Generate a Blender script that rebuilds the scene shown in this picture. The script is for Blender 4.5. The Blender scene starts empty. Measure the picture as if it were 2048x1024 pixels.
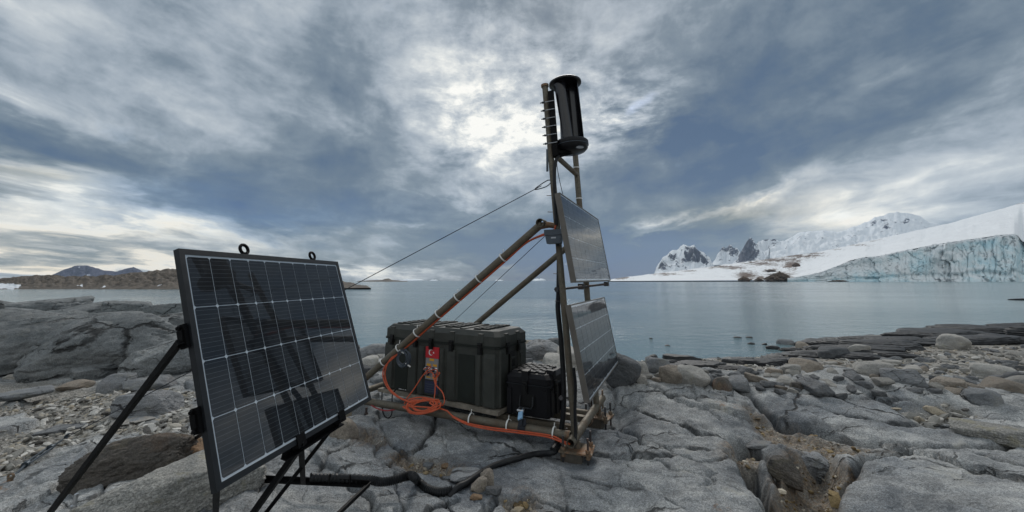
import bpy, bmesh, math, random
import numpy as np
from mathutils import Vector, Matrix

scene = bpy.context.scene
COL = scene.collection
R = math.radians
random.seed(7)
rng = np.random.default_rng(11)

# ------------------------------------------------------------------ camera
FPX, PXC, PYC, HZ = 780.0, 1024.0, 430.0, 561.0        # focal length and principal point of the lens, in photo pixels
PITCH = math.atan((HZ - PYC) / FPX)
CAMZ = 2.6                                             # metres above the water
cam_data = bpy.data.cameras.new('camera')
cam = bpy.data.objects.new('camera', cam_data)
COL.objects.link(cam)
cam.location = (0, 0, CAMZ)
cam.rotation_euler = (math.pi / 2 + PITCH, 0, 0)
cam_data.sensor_width = 36.0
cam_data.lens = 36.0 * FPX / 2048.0
cam_data.shift_y = (PYC - 512.0) / 2048.0
cam_data.clip_start = 0.05
cam_data.clip_end = 40000
scene.camera = cam
CP, SP = math.cos(PITCH), math.sin(PITCH)

def ray(x, y):
    X = (x - PXC) / FPX
    Z = -(y - PYC) / FPX
    return np.array([X, CP - Z * SP, SP + Z * CP])

# ------------------------------------------------------------------ world (sky with a broken cloud deck)
world = bpy.data.worlds.new('World')
scene.world = world
world.use_nodes = True
wt = world.node_tree
wt.nodes.clear()
WN, WL = wt.nodes.new, wt.links.new
SUN_EL, SUN_AZ = R(40), R(6)
wout = WN('ShaderNodeOutputWorld')
wbg = WN('ShaderNodeBackground')
SKY_STRENGTH = 0.1
wbg.inputs['Strength'].default_value = SKY_STRENGTH
WL(wbg.outputs[0], wout.inputs['Surface'])
wsky = WN('ShaderNodeTexSky')
wsky.sky_type = 'NISHITA'
wsky.sun_disc = False
wsky.sun_elevation = SUN_EL
wsky.sun_rotation = SUN_AZ
wsky.air_density = 1.0
wsky.dust_density = 0.6
wtc = WN('ShaderNodeTexCoord')

def wmath(op, a, b=None, c=None, clamp=False):
    n = WN('ShaderNodeMath'); n.operation = op; n.use_clamp = clamp
    for i, v in enumerate((a, b, c)):
        if v is None: continue
        if isinstance(v, (int, float)): n.inputs[i].default_value = v
        else: WL(v, n.inputs[i])
    return n.outputs[0]

def wvec(op, a, b=None, scale=None):
    n = WN('ShaderNodeVectorMath'); n.operation = op
    for i, v in enumerate((a, b)):
        if v is None: continue
        if isinstance(v, tuple): n.inputs[i].default_value = v
        else: WL(v, n.inputs[i])
    if scale is not None: n.inputs['Scale'].default_value = scale
    return n.outputs[0]

def wnoise(vec, scale, detail, rough, lac=2.0, color=False):
    n = WN('ShaderNodeTexNoise'); n.noise_dimensions = '3D'
    n.inputs['Scale'].default_value = scale
    n.inputs['Detail'].default_value = detail
    n.inputs['Roughness'].default_value = rough
    n.inputs['Lacunarity'].default_value = lac
    WL(vec, n.inputs['Vector'])
    return n.outputs['Color' if color else 'Fac']

wdir = wvec('NORMALIZE', wtc.outputs['Generated'])
wsep = WN('ShaderNodeSeparateXYZ'); WL(wdir, wsep.inputs[0])
zc = wmath('ADD', wmath('MAXIMUM', wsep.outputs[2], 0.0), 0.15)
wu = wmath('DIVIDE', wsep.outputs[0], zc)
wv = wmath('DIVIDE', wsep.outputs[1], zc)
wcomb = WN('ShaderNodeCombineXYZ')
WL(wu, wcomb.inputs[0]); WL(wmath('MULTIPLY', wv, 0.62), wcomb.inputs[1])
deck = wcomb.outputs[0]                                  # position on the cloud deck
warp = wvec('SUBTRACT', wnoise(deck, 1.3, 3, 0.5, color=True), (0.5, 0.5, 0.5))
deckw = wvec('ADD', deck, wvec('SCALE', warp, scale=0.55))
n_mass = wnoise(deckw, 0.9, 6, 0.5)
pcomb = WN('ShaderNodeCombineXYZ')
WL(wsep.outputs[0], pcomb.inputs[0]); WL(wsep.outputs[1], pcomb.inputs[1]); WL(wmath('MULTIPLY', wsep.outputs[2], 2.3), pcomb.inputs[2])
pvec = wvec('ADD', pcomb.outputs[0], wvec('SCALE', warp, scale=0.22))
n_streak = wnoise(deckw, 3.4, 8, 0.6)
n_lump = wnoise(pvec, 5.2, 9, 0.58)
n_puff = wmath('ADD', wmath('MULTIPLY', n_streak, 0.45), wmath('MULTIPLY', n_lump, 0.55))
n_fine = wnoise(wvec('ADD', wvec('SCALE', wdir, scale=1.0), wvec('SCALE', warp, scale=0.12)), 13.0, 7, 0.62)
# banded layers low over the horizon
hcomb = WN('ShaderNodeCombineXYZ')
WL(wmath('MULTIPLY', wmath('ARCTAN2', wsep.outputs[0], wsep.outputs[1]), 3.2), hcomb.inputs[0])
WL(wmath('MULTIPLY', wsep.outputs[2], 19.0), hcomb.inputs[1])
n_band = wnoise(wvec('ADD', hcomb.outputs[0], wvec('SCALE', warp, scale=0.5)), 1.5, 6, 0.55)
# directions are jittered a little so that the edges of the cloud masses are ragged
jit = wvec('SUBTRACT', wnoise(deckw, 1.5, 5, 0.6, color=True), (0.5, 0.5, 0.5))
dirj = wvec('ADD', wdir, wvec('SCALE', jit, scale=0.20))

def blob(px, py, wpx, hpx, tilt=0.0):
    """a soft cloud mass seen in the direction of a photo pixel"""
    d = ray(px, py); k = np.linalg.norm(d); d = Vector(d / k)
    foc = FPX * k
    t1 = Vector((d.y, -d.x, 0)).normalized(); t2 = t1.cross(d) * -1.0
    if t2.z < 0: t2 = -t2
    a = R(tilt)
    e1 = t1 * math.cos(a) + t2 * math.sin(a); e2 = e1.cross(d)
    m = Matrix((e1, e2, d)).transposed()
    mp = WN('ShaderNodeMapping'); mp.vector_type = 'TEXTURE'
    mp.inputs['Location'].default_value = d
    mp.inputs['Rotation'].default_value = m.to_euler('XYZ')
    mp.inputs['Scale'].default_value = (wpx / foc, hpx / foc, 0.7)
    WL(dirj, mp.inputs['Vector'])
    g = WN('ShaderNodeTexGradient'); g.gradient_type = 'QUADRATIC_SPHERE'
    WL(mp.outputs[0], g.inputs[0])
    return g.outputs['Fac']

# brightness of the cloud deck: 0 slate blue ... 1 cream white
bright = wmath('ADD', wmath('MULTIPLY', wmath('SUBTRACT', n_mass, 0.5), 0.55), 0.485)
bright = wmath('ADD', bright, wmath('MULTIPLY', wmath('SUBTRACT', n_puff, 0.5), 1.12))
bright = wmath('ADD', bright, wmath('MULTIPLY', wmath('SUBTRACT', n_fine, 0.5), 0.50))
low = wmath('SUBTRACT', 1.0, wmath('DIVIDE', wmath('MAXIMUM', wsep.outputs[2], 0.0), 0.26), clamp=True)
bright = wmath('ADD', bright, wmath('MULTIPLY', wmath('MULTIPLY', wmath('SUBTRACT', n_band, 0.5), 0.75), low))
# the deck thins overhead and on the side away from the sea, from where the snow and the rocks get their light
thin = wmath('MULTIPLY', wmath('SUBTRACT', 0.35, wsep.outputs[1], clamp=True), 0.30)
bright = wmath('ADD', bright, wmath('MINIMUM', thin, 0.30))
MASSES = [  # photo pixel, half size, tilt, amount
    (975, 240, 215, 112, -12, 0.52), (900, 160, 130, 70, -25, 0.16), (1245, 262, 120, 70, 15, 0.26), (1215, 220, 70, 40, 0, 0.14), (1060, 270, 110, 60, 0, 0.14),
    (545, 45, 90, 60, -35, 0.20), (40, 30, 150, 60, -25, 0.16), (20, 195, 150, 36, -16, 0.24), (330, 215, 330, 26, -20, 0.14),
    (640, 175, 300, 80, -22, -0.20), (60, 278, 200, 45, -8, -0.26), (250, 330, 260, 55, -8, -0.26), (480, 420, 520, 70, -3, -0.30), (680, 350, 330, 80, -10, -0.20),
    (1540, 170, 470, 130, 20, -0.36), (1440, 285, 380, 80, 16, -0.30), (1300, 345, 260, 60, 6, -0.18), (1700, 250, 300, 60, 20, -0.16), (1990, 60, 300, 90, 22, -0.10),
    (1760, 110, 330, 26, 22, 0.14), (1900, 270, 330, 60, 18, 0.06), (1760, 385, 470, 70, 10, 0.20), (1960, 350, 260, 60, 14, 0.10),
    (1320, 445, 130, 20, 6, 0.42), (1300, 468, 90, 12, 4, 0.25), (1500, 398, 140, 22, 14, 0.34), (1560, 455, 300, 50, 4, 0.14), (915, 385, 100, 24, -4, 0.28), (830, 460, 100, 22, 8, 0.26),
    (90, 338, 280, 46, -12, 0.42), (60, 395, 300, 28, -4, 0.34), (190, 452, 460, 38, -2, 0.58), (150, 490, 420, 18, 0, -0.18), (200, 540, 760, 36, 0, 0.60), (640, 545, 420, 26, 0, 0.26),
    (1200, 525, 420, 100, 0, -0.95), (1230, 490, 260, 60, 0, -0.30), (960, 440, 260, 50, 0, -0.14), (960, 500, 240, 40, 0, -0.12),
]
for (px, py, wx, hy, tl, amt) in MASSES:
    bright = wmath('MULTIPLY_ADD', blob(px, py, wx * 1.5, hy * 1.5, tl), amt * (1.0 if amt < 0 else 1.2), bright)
core = wmath('ADD', blob(985, 230, 360, 220, -12), blob(1240, 240, 240, 160))
bright = wmath('ADD', bright, wmath('MULTIPLY', wmath('MULTIPLY', wmath('SUBTRACT', wnoise(pvec, 13.0, 8, 0.62), 0.5), 2.4), core))
ramp = WN('ShaderNodeValToRGB')
cr = ramp.color_ramp
stops = [(0.0, (0.052, 0.098, 0.175)), (0.22, (0.100, 0.145, 0.198)), (0.40, (0.180, 0.228, 0.272)), (0.56, (0.335, 0.385, 0.435)),
         (0.74, (0.52, 0.56, 0.585)), (0.92, (0.80, 0.81, 0.775)), (1.0, (0.95, 0.94, 0.88))]
cr.elements[0].position, cr.elements[0].color = stops[0][0], (*stops[0][1], 1)
cr.elements[1].position, cr.elements[1].color = stops[-1][0], (*stops[-1][1], 1)
for p, c in stops[1:-1]:
    e = cr.elements.new(p); e.color = (*c, 1)
WL(bright, ramp.inputs[0])

def wmix(f, a, b, kind='MIX'):
    n = WN('ShaderNodeMix'); n.data_type = 'RGBA'; n.blend_type = kind
    if isinstance(f, (int, float)): n.inputs['Factor'].default_value = f
    else: WL(f, n.inputs['Factor'])
    for s, v in (('A', a), ('B', b)):
        sock = [i for i in n.inputs if i.name == s and i.type == 'RGBA'][0]
        if isinstance(v, tuple): sock.default_value = (*v, 1)
        else: WL(v, sock)
    return [o for o in n.outputs if o.type == 'RGBA'][0]

cloud = ramp.outputs[0]
blue = wmath('MULTIPLY', wmath('ADD', blob(1190, 520, 360, 90), blob(520, 420, 560, 90)), 1.0, clamp=True)
cloud = wmix(wmath('MULTIPLY', blue, 0.75), cloud, wmix(1.0, cloud, (0.62, 0.95, 1.42), 'MULTIPLY'))
warm = wmath('MULTIPLY', wmath('ADD', wmath('ADD', blob(100, 500, 900, 130), blob(1480, 430, 300, 90)), blob(40, 350, 330, 90)), 1.2, clamp=True)
cloud = wmix(warm, cloud, wmix(1.0, cloud, (1.14, 1.0, 0.80), 'MULTIPLY'))
gap = wmath('MULTIPLY', wmath('SUBTRACT', wmath('ADD', blob(1258, 210, 80, 30, 28), wmath('MULTIPLY', wmath('SUBTRACT', n_lump, 0.5), 1.6)), 0.24, clamp=True), 0.7, clamp=True)
cloud10 = wvec('SCALE', cloud, scale=1.0 / SKY_STRENGTH)
skymix = wmix(gap, cloud10, wvec('SCALE', wsky.outputs[0], scale=1.5))
skymix = wmix(0.06, skymix, wsky.outputs[0])
WL(skymix, wbg.inputs['Color'])


SUN = bpy.data.lights.new('sun', 'SUN')
SUN.energy = 1.5
SUN.angle = R(22)
SUN.color = (1.0, 0.96, 0.9)
sun = bpy.data.objects.new('sun', SUN)
COL.objects.link(sun)
sd_ = Vector((math.sin(SUN_AZ) * math.cos(SUN_EL), math.cos(SUN_AZ) * math.cos(SUN_EL), math.sin(SUN_EL)))
sun.rotation_euler = (-sd_).to_track_quat('-Z', 'Y').to_euler()

vs = scene.view_settings
vs.view_transform = 'Standard'
vs.look = 'None'
vs.exposure = 0.14
vs.gamma = 1.0
vs.use_curve_mapping = False
scene.render.engine = 'CYCLES'
scene.cycles.max_bounces = 8
scene.cycles.diffuse_bounces = 3
scene.cycles.volume_bounces = 1
scene.cycles.volume_step_rate = 1.0

# ------------------------------------------------------------------ helpers
def at(x, y, depth):
    """world point seen at a photo pixel, at a given distance along +Y"""
    d = ray(x, y); p = d * depth / d[1]
    return np.array([p[0], p[1], p[2] + CAMZ])

def on_plane(x, y, p0, n):
    d = ray(x, y); c = np.array([0, 0, CAMZ])
    return c + d * (((p0 - c) @ n) / (d @ n))

def hash2(ix, iy, seed):
    h = (ix.astype(np.int64) * 374761393 + iy.astype(np.int64) * 668265263 + seed * 1442695041) & 0xFFFFFFFF
    h = ((h ^ (h >> 13)) * 1274126177) & 0xFFFFFFFF
    h = ((h ^ (h >> 16)) * 2246822519) & 0xFFFFFFFF
    return (h ^ (h >> 15)) & 0xFFFFFFFF

def perlin2(x, y, seed=0):
    x0 = np.floor(x); y0 = np.floor(y); fx = x - x0; fy = y - y0
    u = fx * fx * fx * (fx * (fx * 6 - 15) + 10); v = fy * fy * fy * (fy * (fy * 6 - 15) + 10)
    def g(i, j):
        a = hash2(x0 + i, y0 + j, seed) * (2 * math.pi / 4294967296.0)
        return np.cos(a) * (fx - i) + np.sin(a) * (fy - j)
    a = g(0, 0); b = g(1, 0); c = g(0, 1); d = g(1, 1)
    return 1.5 * ((a * (1 - u) + b * u) * (1 - v) + (c * (1 - u) + d * u) * v)

def fbm2(x, y, oct=5, seed=0, rough=0.5):
    s = np.zeros_like(x); amp = 1.0; f = 1.0
    for k in range(oct):
        s += amp * perlin2(x * f + 17.1 * k, y * f - 9.7 * k, seed + k); amp *= rough; f *= 2.03
    return s

def ridge2(x, y, oct=5, seed=0, rough=0.5):
    s = np.zeros_like(x); amp = 1.0; f = 1.0
    for k in range(oct):
        s += amp * (1 - 2 * np.abs(perlin2(x * f + 17.1 * k, y * f - 9.7 * k, seed + k))); amp *= rough; f *= 2.03
    return s

def perlin3(x, y, z, seed=0):
    x0 = np.floor(x); y0 = np.floor(y); z0 = np.floor(z)
    fx, fy, fz = x - x0, y - y0, z - z0
    sm = lambda t: t * t * t * (t * (t * 6 - 15) + 10)
    u, v, w = sm(fx), sm(fy), sm(fz)
    def g(i, j, k):
        h = hash2(x0 + i + 57 * (z0 + k), y0 + j - 131 * (z0 + k), seed)
        a = (h & 0xFFFF) * (2 * math.pi / 65536); c = ((h >> 16) & 0xFFFF) / 32768.0 - 1
        s = np.sqrt(np.maximum(0, 1 - c * c))
        return s * np.cos(a) * (fx - i) + s * np.sin(a) * (fy - j) + c * (fz - k)
    l = lambda a, b, t: a + (b - a) * t
    return 1.5 * l(l(l(g(0, 0, 0), g(1, 0, 0), u), l(g(0, 1, 0), g(1, 1, 0), u), v),
                   l(l(g(0, 0, 1), g(1, 0, 1), u), l(g(0, 1, 1), g(1, 1, 1), u), v), w)

def fbm3(p, f, oct=4, seed=0, rough=0.5):
    s = np.zeros(len(p)); amp = 1.0
    for k in range(oct):
        s += amp * perlin3(p[:, 0] * f + 3.7 * k, p[:, 1] * f - 5.1 * k, p[:, 2] * f + 8.3 * k, seed + k); amp *= rough; f *= 2.03
    return s

def voronoi_edge(x, y, seed=0):
    """distance to the nearest cell border and the cell's random number"""
    x0 = np.floor(x); y0 = np.floor(y)
    best = np.full(x.shape, 1e9); bi = np.zeros(x.shape); bx = np.zeros(x.shape); by = np.zeros(x.shape)
    pts = []
    for i in (-1, 0, 1):
        for j in (-1, 0, 1):
            h = hash2(x0 + i, y0 + j, seed)
            px = x0 + i + (h & 0xFFFF) / 65536.0; py = y0 + j + (h >> 16) / 65536.0
            d = (px - x) ** 2 + (py - y) ** 2
            pts.append((px, py, d)); m = d < best
            best = np.where(m, d, best); bx = np.where(m, px, bx); by = np.where(m, py, by)
            bi = np.where(m, (hash2(x0 + i, y0 + j, seed + 99) & 0xFFFF) / 65536.0, bi)
    e = np.full(x.shape, 1e9)
    for px, py, d in pts:
        vx, vy = px - bx, py - by; L = np.sqrt(vx * vx + vy * vy)
        t = ((px + bx) / 2 - x) * vx + ((py + by) / 2 - y) * vy
        e = np.where(L > 1e-6, np.minimum(e, np.abs(t) / np.maximum(L, 1e-6)), e)
    return e, bi

def sstep(a, b, x):
    t = np.clip((x - a) / (b - a), 0, 1); return t * t * (3 - 2 * t)

def poly_dist(x, y, pts):
    d = np.full(x.shape, 1e9)
    for (ax, ay), (bx, by) in zip(pts[:-1], pts[1:]):
        vx, vy = bx - ax, by - ay; L = vx * vx + vy * vy + 1e-12
        t = np.clip(((x - ax) * vx + (y - ay) * vy) / L, 0, 1)
        d = np.minimum(d, np.hypot(x - ax - t * vx, y - ay - t * vy))
    return d

def poly_sdist(x, y, pts):
    """positive inside the closed polygon"""
    P = list(pts) + [pts[0]]
    d = poly_dist(x, y, P); ins = np.zeros(x.shape, bool)
    for (ax, ay), (bx, by) in zip(P[:-1], P[1:]):
        if abs(by - ay) < 1e-9: continue
        c = ((ay > y) != (by > y)) & (x < (bx - ax) * (y - ay) / (by - ay) + ax)
        ins ^= c
    return np.where(ins, d, -d)

def tag(o, label=None, cat=None, group=None, kind=None):
    if label: o['label'] = label
    if cat: o['category'] = cat
    if group: o['group'] = group
    if kind: o['kind'] = kind
    return o

def fast_mesh(name, V, F, smooth=True):
    """V: n x 3 array, F: m x k array of vertex numbers"""
    V = np.asarray(V, np.float32); F = np.asarray(F, np.int32)
    me = bpy.data.meshes.new(name)
    me.vertices.add(len(V)); me.vertices.foreach_set('co', V.ravel())
    m, k = F.shape
    me.loops.add(m * k); me.loops.foreach_set('vertex_index', F.ravel())
    me.polygons.add(m)
    me.polygons.foreach_set('loop_start', np.arange(0, m * k, k, dtype=np.int32))
    me.polygons.foreach_set('loop_total', np.full(m, k, np.int32))
    me.polygons.foreach_set('use_smooth', np.full(m, smooth, bool))
    me.update(calc_edges=True)
    me.validate()
    return me

def set_attr(me, name, vals):
    a = me.attributes.new(name, 'FLOAT', 'POINT'); a.data.foreach_set('value', np.asarray(vals, np.float32))

def link(name, me, mat=None, parent=None, loc=None):
    o = bpy.data.objects.new(name, me); COL.objects.link(o)
    if mat: me.materials.append(mat)
    if parent: o.parent = parent
    if loc is not None: o.location = loc
    return o

def empty(name, loc=(0, 0, 0), basis=None):
    o = bpy.data.objects.new(name, None); COL.objects.link(o)
    o.empty_display_size = 0.1
    if basis is None: o.location = loc
    else:
        M = Matrix(np.array(basis).T.tolist()).to_4x4(); M.translation = Vector(loc); o.matrix_world = M
    return o

class MB:
    """collects shapes into one mesh"""
    def __init__(s, origin=(0, 0, 0)): s.v = []; s.f = []; s.o = np.array(origin, float)
    def add(s, vs, fs):
        n = len(s.v); s.v += [tuple(np.array(p, float) - s.o) for p in vs]; s.f += [tuple(i + n for i in f) for f in fs]; return s
    def hexa(s, p):
        return s.add(p, [(0, 3, 2, 1), (4, 5, 6, 7), (0, 1, 5, 4), (1, 2, 6, 5), (2, 3, 7, 6), (3, 0, 4, 7)])
    def box(s, a, b):
        (x0, y0, z0), (x1, y1, z1) = a, b
        return s.hexa([(x0, y0, z0), (x1, y0, z0), (x1, y1, z0), (x0, y1, z0), (x0, y0, z1), (x1, y0, z1), (x1, y1, z1), (x0, y1, z1)])
    def bar(s, a, b, w, h, up=(0, 0, 1)):
        a, b = np.array(a, float), np.array(b, float); d = (b - a) / np.linalg.norm(b - a)
        e = np.cross(d, up); e /= np.linalg.norm(e); u = np.cross(e, d)
        q = [(-w / 2, -h / 2), (w / 2, -h / 2), (w / 2, h / 2), (-w / 2, h / 2)]
        return s.hexa([a + e * i + u * j for i, j in q] + [b + e * i + u * j for i, j in q])
    def angle(s, a, b, w, t, up=(0, 0, 1)):
        """steel angle: two flanges of width w, thickness t"""
        a, b = np.array(a, float), np.array(b, float); d = (b - a) / np.linalg.norm(b - a)
        e = np.cross(d, up); e /= np.linalg.norm(e); u = np.cross(e, d)
        q = [(0, 0), (w, 0), (w, t), (t, t), (t, w), (0, w)]
        n = len(q); vs = [a + e * (i - w / 2) + u * (j - w / 2) for i, j in q] + [b + e * (i - w / 2) + u * (j - w / 2) for i, j in q]
        fs = [(i, (i + 1) % n, n + (i + 1) % n, n + i) for i in range(n)] + [tuple(range(n))[::-1], tuple(range(n, 2 * n))]
        return s.add(vs, fs)
    def tube(s, pts, r, seg=10, closed=False, cap=True):
        P = [np.array(p, float) for p in pts]; n = len(P)
        rad = r if hasattr(r, '__len__') else [r] * n
        T = []
        for i in range(n):
            a = P[(i - 1) % n] if (closed or i > 0) else P[i]; b = P[(i + 1) % n] if (closed or i < n - 1) else P[i]
            t = b - a; T.append(t / (np.linalg.norm(t) + 1e-12))
        u = np.cross(T[0], (0, 0, 1.0))
        if np.linalg.norm(u) < 0.1: u = np.cross(T[0], (1.0, 0, 0))
        u /= np.linalg.norm(u); vs = []
        for i in range(n):
            u = u - T[i] * (u @ T[i]); u /= np.linalg.norm(u) + 1e-12; w = np.cross(T[i], u)
            for k in range(seg):
                a = 2 * math.pi * k / seg; vs.append(P[i] + rad[i] * (math.cos(a) * u + math.sin(a) * w))
        fs = []
        for i in range(n if closed else n - 1):
            j = (i + 1) % n
            for k in range(seg):
                l = (k + 1) % seg; fs.append((i * seg + k, i * seg + l, j * seg + l, j * seg + k))
        if cap and not closed:
            fs.append(tuple(range(seg))[::-1]); fs.append(tuple((n - 1) * seg + k for k in range(seg)))
        return s.add(vs, fs)
    def pipe(s, a, b, r, wall=0.006, seg=16):
        """open-ended pipe with wall thickness"""
        a, b = np.array(a, float), np.array(b, float); d = (b - a) / np.linalg.norm(b - a)
        u = np.cross(d, (0.3, 0.2, 1.0)); u /= np.linalg.norm(u); w = np.cross(d, u); vs = []
        for p, q in ((a, r), (b, r), (b, r - wall), (a, r - wall)):
            for k in range(seg):
                t = 2 * math.pi * k / seg; vs.append(p + q * (math.cos(t) * u + math.sin(t) * w))
        fs = []
        for i in range(4):
            j = (i + 1) % 4
            for k in range(seg):
                l = (k + 1) % seg; fs.append((i * seg + k, i * seg + l, j * seg + l, j * seg + k))
        return s.add(vs, fs)
    def cyl(s, a, b, r, seg=12): return s.tube([a, b], r, seg)
    def lathe(s, prof, c, ax, seg=32):
        """prof: (radius, height) pairs along axis ax from c"""
        c = np.array(c, float); ax = np.array(ax, float) / np.linalg.norm(ax)
        u = np.cross(ax, (0.2, 1.0, 0.1)); u /= np.linalg.norm(u); w = np.cross(ax, u); vs = []; fs = []
        for r, h in prof:
            for k in range(seg):
                t = 2 * math.pi * k / seg; vs.append(c + ax * h + r * (math.cos(t) * u + math.sin(t) * w))
        for i in range(len(prof) - 1):
            for k in range(seg):
                l = (k + 1) % seg; fs.append((i * seg + k, i * seg + l, (i + 1) * seg + l, (i + 1) * seg + k))
        fs.append(tuple(range(seg))[::-1]); fs.append(tuple((len(prof) - 1) * seg + k for k in range(seg)))
        return s.add(vs, fs)
    def rbox(s, a, b, r):
        """box with chamfered vertical edges and chamfered top and bottom rims"""
        (x0, y0, z0), (x1, y1, z1) = a, b
        def loop(z, i):
            k = r
            X0, X1, Y0, Y1 = x0 + i, x1 - i, y0 + i, y1 - i
            return [(X0 + k, Y0, z), (X1 - k, Y0, z), (X1, Y0 + k, z), (X1, Y1 - k, z), (X1 - k, Y1, z), (X0 + k, Y1, z), (X0, Y1 - k, z), (X0, Y0 + k, z)]
        L = [loop(z0, r * .5), loop(z0 + r * .5, 0), loop(z1 - r * .5, 0), loop(z1, r * .5)]
        return s.loft(L)
    def loft(s, L):
        n = len(L[0]); vs = [p for l in L for p in l]; fs = []
        for i in range(len(L) - 1):
            for k in range(n):
                j = (k + 1) % n; fs.append((i * n + k, i * n + j, (i + 1) * n + j, (i + 1) * n + k))
        fs.append(tuple(range(n))[::-1]); fs.append(tuple((len(L) - 1) * n + k for k in range(n)))
        return s.add(vs, fs)
    def prism(s, outline, z0, z1):
        return s.loft([[(x, y, z0) for x, y in outline], [(x, y, z1) for x, y in outline]])
    def mesh(s, name, smooth=False):
        me = bpy.data.meshes.new(name); me.from_pydata(s.v, [], s.f); me.update()
        bm = bmesh.new(); bm.from_mesh(me); bmesh.ops.recalc_face_normals(bm, faces=bm.faces)
        if smooth:
            for f in bm.faces: f.smooth = True
            for e in bm.edges:
                if len(e.link_faces) == 2 and e.calc_face_angle(0) > R(38): e.smooth = False
        bm.to_mesh(me); bm.free()
        return me
    def build(s, name, mat, parent=None, loc=None, smooth=True):
        return link(name, s.mesh(name, smooth), mat, parent, loc)

def catmull(pts, n=8):
    P = [np.array(p, float) for p in pts]; P = [2 * P[0] - P[1]] + P + [2 * P[-1] - P[-2]]; out = []
    for i in range(1, len(P) - 2):
        a, b, c, d = P[i - 1:i + 3]
        for k in range(n):
            t = k / n
            out.append(0.5 * (2 * b + (c - a) * t + (2 * a - 5 * b + 4 * c - d) * t * t + (3 * b - a - 3 * c + d) * t ** 3))
    out.append(P[-2]); return out

# ------------------------------------------------------------------ materials
class NT:
    def __init__(s, name):
        s.m = bpy.data.materials.new(name); s.m.use_nodes = True; s.t = s.m.node_tree
        s.b = s.t.nodes['Principled BSDF']
    def n(s, kind, **kw):
        x = s.t.nodes.new(kind)
        for k, v in kw.items(): setattr(x, k, v)
        return x
    def l(s, a, b): s.t.links.new(a, b)
    def put(s, sock, v):
        if isinstance(v, tuple): sock.default_value = (*v, 1) if len(v) == 3 and sock.type == 'RGBA' else v
        elif isinstance(v, (int, float)): sock.default_value = v
        else: s.l(v, sock)
    def coord(s, kind='Object'): return s.n('ShaderNodeTexCoord').outputs[kind]
    def noise(s, vec, scale, detail=4, rough=0.5, out='Fac'):
        x = s.n('ShaderNodeTexNoise'); x.inputs['Scale'].default_value = scale; x.inputs['Detail'].default_value = detail
        x.inputs['Roughness'].default_value = rough; s.l(vec, x.inputs['Vector']); return x.outputs[out]
    def vor(s, vec, scale, feature='F1', out='Distance'):
        x = s.n('ShaderNodeTexVoronoi'); x.feature = feature; x.inputs['Scale'].default_value = scale; s.l(vec, x.inputs['Vector']); return x.outputs[out]
    def ramp(s, f, stops):
        x = s.n('ShaderNodeValToRGB'); c = x.color_ramp
        st = [(p, (v, v, v) if isinstance(v, (int, float)) else v) for p, v in stops]
        c.elements[0].position, c.elements[0].color = st[0][0], (*st[0][1], 1)
        c.elements[1].position, c.elements[1].color = st[-1][0], (*st[-1][1], 1)
        for p, v in st[1:-1]: e = c.elements.new(p); e.color = (*v, 1)
        s.l(f, x.inputs[0]); return x.outputs[0]
    def math(s, op, a, b=0.0, clamp=False):
        x = s.n('ShaderNodeMath', operation=op, use_clamp=clamp); s.put(x.inputs[0], a); s.put(x.inputs[1], b); return x.outputs[0]
    def mix(s, f, a, b, kind='MIX'):
        x = s.n('ShaderNodeMix'); x.data_type = 'RGBA'; x.blend_type = kind
        s.put(x.inputs[0], f)
        A = [i for i in x.inputs if i.name == 'A' and i.type == 'RGBA'][0]; B = [i for i in x.inputs if i.name == 'B' and i.type == 'RGBA'][0]
        s.put(A, a); s.put(B, b); return [o for o in x.outputs if o.type == 'RGBA'][0]
    def attr(s, name): x = s.n('ShaderNodeAttribute'); x.attribute_name = name; return x.outputs['Fac']
    def mapping(s, vec, scale=(1, 1, 1), rot=(0, 0, 0)):
        x = s.n('ShaderNodeMapping'); x.inputs['Scale'].default_value = scale; x.inputs['Rotation'].default_value = rot; s.l(vec, x.inputs[0]); return x.outputs[0]
    def bump(s, h, dist=0.01, strength=1.0, prev=None):
        x = s.n('ShaderNodeBump'); x.inputs['Distance'].default_value = dist; x.inputs['Strength'].default_value = strength
        s.l(h, x.inputs['Height'])
        if prev is not None: s.l(prev, x.inputs['Normal'])
        return x.outputs[0]
    def done(s, color=None, rough=None, metal=None, normal=None, spec=None, **kw):
        for k, v in (('Base Color', color), ('Roughness', rough), ('Metallic', metal), ('Normal', normal), ('Specular IOR Level', spec)):
            if v is not None: s.put(s.b.inputs[k], v)
        for k, v in kw.items(): s.put(s.b.inputs[k.replace('_', ' ')], v)
        return s.m

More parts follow.
